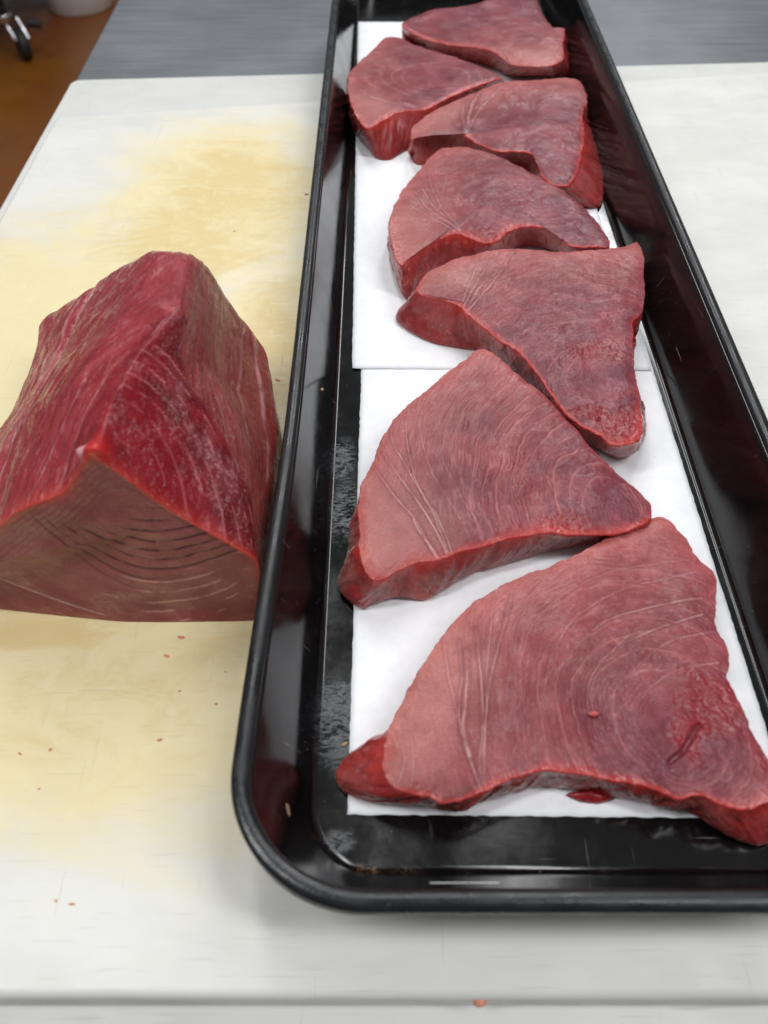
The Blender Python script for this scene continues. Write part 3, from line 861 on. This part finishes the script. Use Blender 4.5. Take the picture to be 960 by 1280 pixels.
Es = dict(seed=500, t=0.025, M=600, R=110, W=22, grey=0.2, c=(650, 160),
    label="tuna steak with a deep red right face, behind the oval steak",
    out=[(721, 97), (735, 121), (729, 140, 740, 160), (731, 165, 752, 200), (728, 190, 757, 216), (722, 213, 755, 254), (712, 230, 738, 261), (690, 228, 695, 250), (677, 217, 677, 240), (672, 202, 668, 222), (658, 189, 650, 212), (622, 187, 620, 210),
         (600, 179, 600, 205), (580, 166, 585, 200), (554, 157, 555, 205), (528, 163, 523, 207), (515, 172, 513, 192), (513, 160), (521, 152), (540, 138), (575, 121), (596, 112), (629, 101), (680, 97)],
    skin=[(513, 160), (540, 138), (575, 121), (596, 112), (629, 101), (680, 97), (721, 97)], skinw=0.018,
    belly=([(535, 152), (560, 140)], 0.02), fdir=(0.6, 0.8),
    ring=(720, 200), rell=(1.1, 1.2), rang=0.3, rsp=0.008, rstr=0.7,
    septa=[([(600, 113), (588, 135), (583, 163)], 0.0012, 0.8), ([(580, 122), (578, 145), (582, 163)], 0.0010, 0.6), ([(630, 105), (600, 135), (585, 163)], 0.0008, 0.6), ([(582, 158), (583, 166)], 0.0028, 1.0)],
    wet=[((650, 200), 0.012, 0.6, (1.4, 0.8)), ((735, 220), 0.014, 0.6, (1, 1))], rip=1.5)

Fs = dict(seed=600, t=0.026, M=560, R=105, W=22, grey=0.1, c=(525, 95),
    label="tuna steak with concentric rings beside the tray's left wall near the farthest steak",
    out=[(482, 45), (501, 46), (520, 54), (562, 67), (587, 75), (612, 86), (628, 94, 630, 104), (612, 100, 615, 118), (566, 118, 570, 145), (537, 133, 545, 168), (518, 136, 520, 185), (499, 138, 505, 191), (482, 147, 488, 201), (462, 158, 468, 197),
         (452, 153, 452, 178), (442, 138, 442, 163), (436, 120, 435, 135), (434, 104), (436, 91), (447, 77), (468, 58)],
    skin=[(442, 140), (434, 104), (436, 91), (447, 77), (468, 58), (482, 45)], skinw=0.012,
    belly=([(452, 125), (470, 138)], 0.022), fdir=(0.6, 0.8),
    ring=(545, 96), rell=(1.3, 1.0), rang=-0.1, rsp=0.0085, rstr=1.2,
    septa=[([(440, 105), (470, 125), (515, 133)], 0.0012, 0.35), ([(500, 128), (518, 133)], 0.0020, 0.6)],
    wet=[((475, 160), 0.01, 0.5, (1, 1))], rip=0.8)

Gs = dict(seed=700, t=0.026, M=560, R=105, W=22, grey=0.15, c=(610, 40),
    label="farthest tuna steak, pale with long grain lines, at the far end of the tray",
    out=[(612, -3), (640, -9), (665, -7), (675, 6), (684, 23), (694, 34), (706, 34, 709, 50), (705, 52, 713, 72), (705, 71, 711, 96), (690, 80, 695, 98), (665, 81, 668, 97), (640, 78, 640, 96), (628, 70, 628, 92), (612, 61, 612, 84), (585, 56, 585, 78),
         (560, 53, 560, 70), (537, 48, 537, 63), (515, 38, 515, 52), (504, 31, 503, 47), (505, 25), (539, 10), (566, 8), (597, 2)],
    skin=[(628, 70), (650, 78), (690, 80), (705, 71)], skinw=0.025,
    belly=([(650, 70), (690, 68)], 0.025), fdir=(0.2, 0.95),
    ring=(640, -60), rell=(2.2, 1.0), rang=0.0, rsp=0.012, rstr=0.7,
    septa=[([(632, 66), (630, 80), (628, 92)], 0.0015, 0.6)],
    wet=[], rip=1.0)
for s_ in (A, Bs, Cs, Ds, Es, Fs, Gs):
    steak(s_)

# ------------------------------------------------------------------ the uncut loin
def loin():
    M, L, Rf = 900, 200, 170
    yF = 0.187
    # keys per section: ridge, R-mid, crease, bulge, R-base, base-mid, L-base, L-bulge, L-flap, L-mid, L-up
    S0 = [at_y(114, 570, 0.194), at_y(215, 640, 0.191), at_y(322, 702, 0.188), at_y(321, 742, 0.187), at(316, 775, 0.001), at(150, 776, 0.001), at(-85, 752, 0.001), at_y(-90, 725, 0.187), at_y(-40, 690, 0.189), at_y(20, 640, 0.190), at_y(80, 615, 0.192)]
    S1 = [at(163, 455, 0.109), at(232, 495, 0.090), at(302, 532, 0.069), np.array([-0.0545, 0.243, 0.033]), np.array([-0.060, 0.243, 0.001]), np.array([-0.14, 0.243, 0.001]), np.array([-0.212, 0.243, 0.001]),
          np.array([-0.216, 0.245, 0.022]), np.array([-0.186, 0.247, 0.050]), np.array([-0.156, 0.246, 0.078]), np.array([-0.128, 0.244, 0.100])]
    S2 = [at(220, 386, 0.109), at(250, 425, 0.092), at(283, 478, 0.070), np.array([-0.0560, 0.282, 0.032]), np.array([-0.0605, 0.282, 0.001]), np.array([-0.14, 0.285, 0.001]), np.array([-0.200, 0.289, 0.001]),
          np.array([-0.2045, 0.291, 0.022]), np.array([-0.181, 0.288, 0.048]), np.array([-0.150, 0.284, 0.078]), np.array([-0.118, 0.281, 0.101])]
    S3 = [at(237, 318, 0.100), at(262, 338, 0.084), at(292, 385, 0.055), np.array([-0.0680, 0.345, 0.030]), np.array([-0.0720, 0.347, 0.001]), np.array([-0.13, 0.352, 0.001]), np.array([-0.189, 0.356, 0.001]),
          np.array([-0.193, 0.356, 0.020]), at(50, 402, 0.040), at(122, 352, 0.070), at(186, 314, 0.097)]
    S4 = []
    for i, p in enumerate(S3):
        cc_ = np.array([-0.125, 0.372, 0.042])
        S4.append(p + (cc_ - p) * 0.16 + np.array([0, 0.006, 0]) if p[2] > 0.01 else p + np.array([0, 0.012, 0]))
    nk = len(S0)
    def loop(S):
        K = np.concatenate([np.array(S), np.arange(nk)[:, None]], 1)
        out = []
        n_per = 60
        for i in range(nk):
            p0, p1, p2, p3 = K[i - 1], K[i], K[(i + 1) % nk].copy(), K[(i + 2) % nk]
            lin = []
            e = i + 1
            for k in range(n_per):
                t = k / n_per
                cr = 0.5 * (2 * p1[:3] + (p2[:3] - p0[:3]) * t + (2 * p0[:3] - 5 * p1[:3] + 4 * p2[:3] - p3[:3]) * t * t + (3 * p1[:3] - p0[:3] - 3 * p2[:3] + p3[:3]) * t ** 3)
                li = p1[:3] + (p2[:3] - p1[:3]) * t
                out.append(np.concatenate([0.45 * cr + 0.55 * li, [i + t]]))
        return np.array(out)
    loops = [loop(S) for S in (S0, S1, S2, S3, S4)]
    # same parameter for every loop: resample on the key index with M points weighted by the length of S1
    q = loops[1]; d = np.linalg.norm(np.diff(np.vstack([q, q[:1]])[:, :3], axis=0), axis=1)
    cum = np.concatenate([[0], np.cumsum(d)]); tgt = np.linspace(0, cum[-1], M, endpoint=False)
    fi = np.interp(tgt, cum, np.arange(len(q) + 1))
    key = np.interp(fi, np.arange(len(q) + 1), np.concatenate([q[:, 3], [nk]]))
    LP = []
    for q in loops:
        qq = np.vstack([q, q[:1]])
        LP.append(np.stack([np.interp(fi, np.arange(len(qq)), qq[:, k]) for k in range(3)], 1))
    LP = np.array(LP)
    for k in range(len(LP)):
        LP[k] = smooth_closed(LP[k], 10)
    # along the length
    knots = np.array([0, 0.34, 0.56, 0.93, 1.0])
    U = np.linspace(0, 1, L)
    rings = np.zeros((L, M, 3))
    for i, u in enumerate(U):
        k = min(np.searchsorted(knots, u, side='right') - 1, 3)
        t = (u - knots[k]) / (knots[k + 1] - knots[k])
        a, b = LP[k], LP[k + 1]
        p0 = LP[k - 1] if k > 0 else 2 * a - b
        p3 = LP[k + 2] if k < 3 else 2 * b - a
        cr = 0.5 * (2 * a + (b - p0) * t + (2 * p0 - 5 * a + 4 * b - p3) * t * t + (3 * a - p0 - 3 * b + p3) * t ** 3)
        rings[i] = 0.4 * cr + 0.6 * (a + (b - a) * t)
    # smooth along the length so that the sections do not show as kinks
    for _ in range(30):
        rings[1:-1] = 0.25 * rings[:-2] + 0.5 * rings[1:-1] + 0.25 * rings[2:]
    # normals
    du = np.gradient(rings, axis=0); dv = np.roll(rings, -1, 1) - np.roll(rings, 1, 1)
    nn = np.cross(dv, du); nn /= np.linalg.norm(nn, axis=2, keepdims=True) + 1e-12
    cen = rings.mean(1, keepdims=True)
    if np.mean(np.sum(nn * (rings - cen), 2)) < 0: nn = -nn
    KEY = np.tile(key[None], (L, 1)); UU = np.tile(U[:, None], (1, M))
    kf, uf = KEY.ravel(), UU.ravel()
    x, y, z = rings[..., 0].ravel(), rings[..., 1].ravel(), rings[..., 2].ravel()
    # arc-length coordinate round the profile (m) and along the length (m)
    sl = np.tile(np.linspace(0, cum[-1], M, endpoint=False)[None], (L, 1)).ravel()
    ll = uf * 0.17
    left = sstep(7.0, 8.0, kf) * 1.0                        # upper left slope, keys 8..11
    left = np.where(kf > 7.0, np.clip((kf - 7.0) / 1.0, 0, 1), 0)
    isB = (kf < 2.0) | (kf > 10.9)
    disp = 0.0035 * (fbm(sl * 32, ll * 22, 901, 3) - 0.5) + 0.0012 * (fbm(sl * 150, ll * 60, 902, 3) - 0.5)
    # ---- colours
    c_left = srgb(150, 46, 52); c_leftd = srgb(128, 28, 36); c_B = srgb(128, 10, 24); c_Bd = srgb(96, 4, 16); c_C = srgb(132, 56, 52); c_Cd = srgb(110, 34, 36)
    col = np.tile(c_B, (len(x), 1))
    cl = fbm(sl * 60, ll * 60, 905, 4)
    col = mix(col, c_Bd, sstep(0.40, 0.66, cl))
    wet = np.where(kf < 6, 0.25, 0.42) * np.ones_like(x)
    wl = sstep(9.9, 9.2, kf) if False else np.where(kf > 6.8, 1 - sstep(10.35, 10.95, kf + 0.5 * (fbm(sl * 70, ll * 40, 906, 3) - 0.5)), 0)
    # back top: everything is the paler slope colour
    grain = fbm((sl - ll * 0.55) * 420, (sl + ll) * 45, 907, 4)
    lc = np.tile(c_left, (len(x), 1)); lc = mix(lc, c_leftd, sstep(0.42, 0.7, grain)); lc = mix(lc, srgb(176, 92, 98), 0.35 * sstep(0.60, 0.78, fbm((sl - ll * 0.55) * 380, (sl + ll) * 60, 908, 3)))
    col = col * (1 - wl[:, None]) + lc * wl[:, None]
    disp += wl * 0.0009 * (grain - 0.5)
    tb = sstep(0.56, 0.72, uf) * np.where((kf < 0.9) | (kf > 10.2), 1, 0)
    col = mix(col, c_left, 0.65 * tb)
    # right rear skin side: brownish with long fine lines
    crease = 2.0 - 1.72 * sstep(0.12, 0.56, uf) + 0.25 * (fbm(ll * 90, sl * 20, 909, 2) - 0.5)
    wc_ = np.where(kf < 5, sstep(0.0, 0.22, kf - crease), 0)
    fib = fbm((sl + 0.15 * ll) * 750, ll * 26, 910, 3)
    cc2 = np.tile(c_C, (len(x), 1)); cc2 = mix(cc2, c_Cd, sstep(0.42, 0.62, fib)); cc2 = mix(cc2, srgb(166, 108, 96), 0.45 * sstep(0.62, 0.78, fib))
    redb = sstep(2.5, 3.0, kf) * (1 - sstep(3.6, 4.0, kf))
    cc2 = mix(cc2, srgb(138, 34, 42), 0.75 * redb)
    col = col * (1 - wc_[:, None]) + cc2 * wc_[:, None]
    disp += wc_ * 0.0006 * (fib - 0.5)
    # paler streaky bands beside the crease
    fro = np.exp(-((kf - crease + 0.28) / 0.30) ** 2) * np.where(kf < 3, 1, 0) * (1 - sstep(0.5, 0.62, uf)) * sstep(0.35, 0.6, fbm(sl * 130, ll * 40, 911, 3))
    col = mix(col, srgb(150, 76, 88), 0.45 * fro)
    spk = sstep(0.60, 0.76, vnoise(sl * 1300, ll * 1300, 912)) * sstep(0.35, 0.6, fbm(sl * 90, ll * 90, 913, 3)) * np.where((kf < 3) | (kf > 10.2), 1, 0.35)
    col = mix(col, srgb(205, 140, 146), np.clip(0.34 * spk * (0.35 + fro), 0, 1))
    # pale connective lines: on the left slope running along the length
    def line_sl(k0, k1, u0, u1, w, st, seed):
        kk = k0 + (k1 - k0) * np.clip((uf - u0) / (u1 - u0), 0, 1) + 0.12 * (fbm(ll * 70, ll * 0, seed, 3) - 0.5)
        d = np.abs(kf - kk)
        m = np.exp(-(d / w) ** 2) * st * sstep(u0 - 0.02, u0 + 0.03, uf) * (1 - sstep(u1 - 0.03, u1 + 0.02, uf)) * (0.45 + 0.55 * sstep(0.35, 0.6, fbm(ll * 260, sl * 60, seed + 1, 2)))
        return m
    for a in ((8.25, 9.05, 0.0, 0.95, 0.030, 0.75, 920), (8.05, 8.75, 0.05, 0.9, 0.022, 0.6, 922), (8.5, 8.9, 0.0, 0.55, 0.018, 0.5, 924), (7.6, 8.3, 0.1, 0.8, 0.04, 0.5, 926), (7.8, 8.4, 0.2, 0.7, 0.03, 0.5, 928), (9.2, 10.2, 0.0, 0.34, 0.02, 0.4, 930),
              (9.9, 10.75, 0.02, 0.4, 0.02, 0.45, 931), (2.75, 2.6, 0.3, 0.95, 0.04, 0.5, 935), (2.2, 2.35, 0.35, 0.95, 0.025, 0.4, 936)):
        m = line_sl(*a)
        col = mix(col, srgb(214, 160, 160), np.clip(m, 0, 1)); disp += 0.0004 * m
    gflap = line_sl(8.15, 8.95, 0.0, 0.98, 0.06, 1.0, 921)
    disp -= (0.0016 + 0.0045 * sstep(0.45, 0.8, uf)) * gflap
    wfl = np.where((kf > 6.9) & (kf < 9), 1, 0) * (1 - sstep(-0.1, 0.1, kf - (8.2 + 0.8 * uf)))
    col = mix(col, srgb(150, 58, 66), 0.5 * wfl * sstep(0.4, 0.6, fbm(sl * 80, ll * 80, 941, 3)))
    col = mix(col, srgb(190, 126, 122), 0.28 * wfl * sstep(0.56, 0.66, fbm(sl * 130, ll * 30, 940, 3)))
    # curved pale lines across the red front-right facet
    f = np.hypot((kf - 0.2) * 0.042, (ll - 0.0) * 1.1) + 0.003 * (fbm(sl * 90, ll * 90, 945, 3) - 0.5)
    for (r0, st) in ((0.030, 0.30), (0.040, 0.40), (0.050, 0.5), (0.058, 0.6), (0.066, 0.7), (0.073, 0.7), (0.0790, 0.7)):
        m = np.exp(-((f - r0) / 0.00045) ** 2) * st * np.where((kf < 2.1), 1, 0) * (1 - wc_) * sstep(0.35, 0.6, fbm(sl * 160, ll * 160, 946, 2))
        col = mix(col, srgb(206, 130, 136), np.clip(m, 0, 1)); disp += 0.0003 * m
    # bright translucent red along the front ridge and nub
    rd = np.minimum(np.abs(kf), np.abs(kf - nk))
    nub = np.exp(-(rd / 0.22) ** 2) * np.exp(-(uf / 0.07) ** 2)
    col = mix(col, srgb(200, 22, 26), np.clip(nub, 0, 1)); disp += 0.0045 * nub; wet = np.maximum(wet, nub)
    rid = np.exp(-(rd / 0.28) ** 2) * (1 - sstep(0.5, 0.62, uf))
    col = mix(col, srgb(150, 24, 36), 0.3 * rid)
    mid = np.exp(-(((uf - 0.58) / 0.03) ** 2)) * np.exp(-(rd / 0.5) ** 2) * sstep(0.45, 0.6, fbm(sl * 200, ll * 200, 950, 3))
    col = mix(col, srgb(200, 110, 110), 0.6 * mid)
    lump = np.exp(-(((uf - 0.045) / 0.022) ** 2)) * np.exp(-((kf - 10.62) / 0.10) ** 2)
    col = mix(col, srgb(206, 158, 164), np.clip(lump, 0, 1)); disp += 0.0035 * lump
    edge = np.exp(-uf / 0.014)
    col = mix(col, srgb(196, 64, 50), 0.8 * edge * np.where((kf < 3) | (kf > 7), 1, 0.3))  # orange-red glow of the translucent front edge, painted into the colour
    fade = sstep(0.002, 0.010, z)                      # flat underside stays flat
    nnf = nn.reshape(-1, 3)
    V = np.stack([x, y, z], 1) + nnf * (disp * fade * sstep(0, 0.012, uf))[:, None]
    V[:, 2] = np.maximum(V[:, 2], 0.0006)
    rings = V.reshape(L, M, 3)
    # ---- front cut face, from its centre out to the first loop
    r0 = rings[0]
    cen = np.array([r0[:, 0].mean() * 0 + at_y(190, 662, 0.188)[0], 0.1885, at_y(190, 662, 0.188)[2]])
    rr = np.linspace(0.004, 1, Rf)[:-1]
    FR = np.array([cen + (r0 - cen) * r for r in rr])
    fx, fz = FR[..., 0].ravel(), FR[..., 2].ravel()
    # in-face pattern
    ec = at_y(208, 655, 0.188)
    dx, dz = (fx - ec[0]) + 0.15 * (fz - ec[2]), (fz - ec[2])
    g = np.where(dz > 0, np.hypot(dx / 3.0, dz / 1.2), np.hypot(dx / 2.7, dz / 1.0)) + 0.0004 * (fbm(fx * 45, fz * 70, 960, 2) - 0.5)
    spc = 0.0056
    kk = np.floor(g / spc); qq = g / spc - kk - 0.5
    al = fbm(fx * 50 + kk * 5, fz * 120, 961, 2)
    am = (0.45 + 0.55 * sstep(0.30, 0.55, al)) * (0.6 + 0.4 * _hash(kk, kk * 0, 77))
    gro = np.exp(-(qq / 0.058) ** 2) * am
    e0, e1 = at_y(0, 665, 0.19), at_y(110, 580, 0.19)
    el = math.hypot(e1[0] - e0[0], e1[2] - e0[2])
    de0 = np.abs((fx - e0[0]) * (e1[2] - e0[2]) / el - (fz - e0[2]) * (e1[0] - e0[0]) / el) + np.where(fx > at_y(140, 600, 0.19)[0], 1, 0)
    cf = np.tile(srgb(148, 80, 80), (len(fx), 1))
    cf = mix(cf, srgb(138, 66, 66), sstep(0.35, 0.7, fbm(fx * 30, fz * 30, 962, 2)) * 0.6)
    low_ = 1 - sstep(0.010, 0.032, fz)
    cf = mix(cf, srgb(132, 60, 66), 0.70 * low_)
    bnd = (1 - sstep(0.010, 0.020, de0))
    # nested muscle arcs: a field whose level lines are shallow bowls under the peak
    dcam = 0.188 * CT - (fz - H) * ST
    pu, pv = 480 + F * fx / dcam, 640 - F * (0.188 * ST + (fz - H) * CT) / dcam
    wv = 3.0 * (fbm(fx * 40, fz * 40, 970, 2) - 0.5) + 1.2 * (fbm(fx * 200, fz * 200, 971, 2) - 0.5)
    cx_ = pu - 197
    fld = pv + np.where(cx_ < 0, 0.0028, 0.0019) * cx_ ** 2 + wv
    gro = np.zeros_like(fx)
    for n_, (sb, xa_, xb_, st_) in enumerate(((656, 165, 232, 0.8), (667, 145, 255, 0.9), (678, 125, 275, 1.0), (688, 105, 292, 1.0), (698, 80, 305, 1.0), (709, 55, 300, 0.9), (720, 35, 250, 0.7), (731, 20, 190, 0.45), (643, 178, 215, 0.4))):
        brk_ = 0.35 + 0.65 * sstep(0.32, 0.52, fbm(fx * 130 + n_ * 7, fz * 20, 972, 2))
        ends = sstep(xa_ - 12, xa_ + 14, pu) * (1 - sstep(xb_ - 14, xb_ + 12, pu))
        gro = np.maximum(gro, np.exp(-((fld - sb) / (0.75 + 0.45 * brk_)) ** 2) * ends * brk_ * st_)
    cf = mix(cf, srgb(46, 14, 20), np.clip(0.78 * gro, 0, 1))
    for n_, (sb, xa_, xb_) in enumerate(((712, 235, 322), (723, 150, 270), (734, 175, 310), (746, 185, 325), (757, 180, 315), (768, 200, 310))):
        brk_ = sstep(0.36, 0.58, fbm(fx * 170 + n_ * 9, fz * 20, 973, 2))
        ends = sstep(xa_ - 10, xa_ + 14, pu) * (1 - sstep(xb_ - 14, xb_ + 10, pu))
        cf = mix(cf, srgb(206, 150, 146), np.clip(np.exp(-((fld - sb) / 1.0) ** 2) * ends * brk_ * 0.75, 0, 1))
    # parallel ridges below the left edge
    a0, a1 = at_y(0, 665, 0.19), at_y(110, 580, 0.19)
    tx, tz = (a1 - a0)[0], (a1 - a0)[2]; ln = math.hypot(tx, tz); nx_, nz_ = tz / ln, -tx / ln
    de = (fx - a0[0]) * nx_ + (fz - a0[2]) * nz_
    if np.mean(de) < 0: de = -de
    de = de + 0.002 * (fbm(fx * 90, fz * 90, 964, 3) - 0.5)
    band = np.where(fx < at_y(150, 600, 0.19)[0], 1, 0) * (1 - sstep(0.012, 0.022, de)) * (1 - sstep(at_y(95, 600, .19)[0], at_y(150, 600, .19)[0], fx) * 0.6)
    rg = np.exp(-((np.mod(de / 0.0026, 1) - 0.5) / 0.11) ** 2) * band
    rg = 0.40 * rg * (0.15 + 0.75 * sstep(0.3, 0.6, fbm(fx * 70, fz * 70, 968, 3)))
    cf = mix(cf, srgb(80, 26, 30), 0.55 * rg)
    rim_ = np.tile(rr[:, None], (1, M)).ravel()
    rim_glow = np.exp(-(1 - rim_) / 0.055) * np.tile(np.where((key < 2.6) | (key > 6.8), 1.0, 0.15), len(rr))  # same edge glow painted round the rim of the cut face
    cf = mix(cf, srgb(196, 60, 46), np.clip(rim_glow, 0, 1) * 0.85)
    # slit along the bottom-left
    sl0, _ = poly_dist(fx, fz, [at_y(p, q, 0.187)[[0, 2]] for p, q in ((-60, 722), (0, 738), (60, 752), (130, 764))])
    cut = np.exp(-(sl0 / 0.0008) ** 2)
    cf = mix(cf, srgb(202, 160, 155), 0.6 * cut)
    rows = FR.reshape(-1, 3).copy()
    rows[:, 1] += (0.0005 * gro + 0.0008 * rg - 0.0002 * (fbm(fx * 90, fz * 90, 965, 2) - 0.5)) * sstep(1.0, 0.96, rim_) + 0.0004 * np.exp(-((sl0 - 0.0015) / 0.0012) ** 2)
    rows[:, 1] -= 0.0035 * (fbm(fx * 24, fz * 24, 966, 2) - 0.5) * sstep(1.0, 0.85, rim_)
    FR = rows.reshape(len(rr), M, 3)
    back = rings[-1]; cb = back.mean(0)
    BK = np.array([cb + (back - cb) * r for r in (0.97, 0.85, 0.6, 0.3, 0.05)])
    BK[:, :, 2] = np.maximum(BK[:, :, 2], 0.0006)
    for i, d_ in enumerate((0.001, 0.003, 0.005, 0.006, 0.006)): BK[i, :, 1] += d_
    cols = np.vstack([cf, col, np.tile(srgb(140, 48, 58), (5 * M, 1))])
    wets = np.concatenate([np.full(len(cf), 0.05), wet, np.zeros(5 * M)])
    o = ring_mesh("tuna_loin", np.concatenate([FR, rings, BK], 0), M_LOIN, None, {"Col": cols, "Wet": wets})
    return tag(o, "thick uncut block of raw tuna loin with ridged top on the stained board", "tuna loin")
loin()

# ------------------------------------------------------------------ scraps and crumbs
M_SCRAP = mat_plain("tuna_scrap_flesh", srgb(204, 132, 104), 0.45, 0, 0.25, 300)
M_SCRAPD = mat_plain("dark_tuna_scrap_flesh", srgb(140, 26, 30), 0.25, 0, 0.25, 300)
M_PINK = mat_plain("pink_tuna_scrap_flesh", srgb(186, 84, 84), 0.3, 0, 0.2, 300)
M_FLAKE = mat_plain("brown_flake", srgb(120, 98, 76), 0.6, 0, 0.3, 900)
M_CRUMB = mat_plain("tan_crumb", srgb(176, 150, 110), 0.6, 0, 0.25, 400)
def scrap(name, p, lx, ly, h, rot, mat, seed, label, cat, group=None, tilt=0.0):
    n, R = 18, 5
    a = np.linspace(0, 2 * math.pi, n, endpoint=False)
    rad = 0.7 + 0.6 * fbm(np.cos(a) * 1.3 + seed, np.sin(a) * 1.3, seed, 3)
    rings = []
    for r, zz in ((0.15, 1.0), (0.55, 0.85), (0.88, 0.5), (1.0, 0.0)):
        X, Y = np.cos(a) * rad * lx * r, np.sin(a) * rad * ly * r
        Zn = h * (zz * (0.7 + 0.6 * fbm(X * 900 + seed, Y * 900, seed + 3, 2)))
        if zz == 0: Zn = np.zeros(n)
        rings.append(np.stack([X * math.cos(rot) - Y * math.sin(rot), X * math.sin(rot) + Y * math.cos(rot), Zn], 1))
    o = ring_mesh(name, np.array(rings), mat)
    o.location = p
    if tilt: o.rotation_euler = (0, tilt, 0)
    return tag(o, label, cat, group)
G_ = "small tuna scraps on the cutting board"
sc_list = [(227, 797, 2.4, 1.2, 'pink tuna scrap on the board just in front of the loin front edge'), (208, 820, 1.8, 1.0, 'flat pink tuna scrap on the board a little below the loin'),
           (63, 937, 1.1, 0.9, 'tiny red tuna scrap on the yellow stain at the far left of the board'), (25, 942, 1.2, 0.6, 'tiny brown tuna shred at the left edge of the photo'),
           (200, 925, 1.5, 1.0, 'orange tinted tuna scrap on the fading yellow stain left of the tray'), (90, 1130, 1.6, 0.6, 'thin pink tuna shred on clean white board, right one of two'),
           (70, 1126, 1.0, 0.5, 'thin pink tuna shred on clean white board, left one of two'), (225, 864, 1.0, 0.6, 'faint pink tuna fleck on the yellow stain between loin and tray corner'),
           (282, 840, 0.7, 0.5, 'brown speck of tuna beside the left wall of the tray'), (383, 243, 2.4, 1.7, 'bright red tuna scrap on the yellow board against the tray far from the loin'),
           (347, 475, 2.6, 1.3, 'brownish red tuna scrap between the loin and the left tray wall'), (293, 289, 1.6, 1.1, 'pale pink tuna scrap on the yellow board behind the loin'),
           (270, 880, 1.0, 0.7, 'pale pink tuna fleck on the board beside the curved tray corner'), (49, 986, 0.8, 0.5, 'tiny brown fleck of tuna low on the left of the board')]
for i, (px, py, a, b, lab) in enumerate(sc_list):
    m = M_SCRAPD if i in (9,) else M_SCRAP
    scrap("tuna_scrap", tuple(at(px, py, 0.0)), a * 0.0008, b * 0.0007, 0.0004, random.uniform(-0.6, 0.9), m, 20 + i, lab, "fish scrap", G_)
scrap("tuna_scrap", tuple(at(740, 994, 0.0051)), 0.0095, 0.0030, 0.003, 0.0, M_SCRAPD, 51, "dark red wet tuna sliver sticking out under the largest steak's front edge", "fish scrap")
scrap("tuna_scrap", tuple(at(742, 892, 0.0262)), 0.0026, 0.0012, 0.0009, 0.1, M_PINK, 52, "small bright pink tuna bit on top of the largest steak", "fish scrap")
scrap("tuna_scrap", tuple(at_y(600, 1252, 0.0313)), 0.0026, 0.0016, 0.0012, 0.1, M_SCRAP, 53, "pink tuna scrap on the front edge of the stained board", "fish scrap")
scrap("food_crumb", tuple(at(431, 930, 0.0041)), 0.0016, 0.0006, 0.0006, 0.6, M_CRUMB, 61, "tan crumb on the tray floor beside the largest steak's tip", "crumb")
cw = at(402, 487, 0.022)
scrap("food_crumb", tuple(cw), 0.0013, 0.0011, 0.001, 0.3, M_CRUMB, 62, "tan crumb stuck on the left tray wall", "crumb")
cw = at(360, 1012, 0.026)
scrap("food_crumb", tuple(cw), 0.0009, 0.0026, 0.0005, 0.4, M_FLAKE, 63, "tan flake stuck on the tray wall at the near left corner", "crumb", None, 0.9)
# scrape with its painted highlight on the near tray wall
t_ = 0.62
yy = YF + 1.05 * (0.0172 + (0.0078 - 0.0172) * t_)
zz = 0.012 + (ZR - 0.003 - 0.012) * t_
xa, xb = at_y(537, 1104, yy)[0], at_y(624, 1104, yy)[0]
p_ = []
bm = bmesh.new()
for i in range(13):
    x_ = xa + (xb - xa) * i / 12
    w_ = 0.00007 * math.sin(math.pi * min(max(i / 12, 0.04), 0.96)) ** 0.5
    p_.append((bm.verts.new((x_, yy + 0.00006, zz - w_)), bm.verts.new((x_, yy + 0.00015, zz)), bm.verts.new((x_, yy - 0.00005, zz + w_))))
for i in range(12):
    bm.faces.new((p_[i][0], p_[i + 1][0], p_[i + 1][1], p_[i][1])); bm.faces.new((p_[i][1], p_[i + 1][1], p_[i + 1][2], p_[i][2]))
child_local(bm_obj("scrape_highlight", bm, M_SCRAPE), tray)
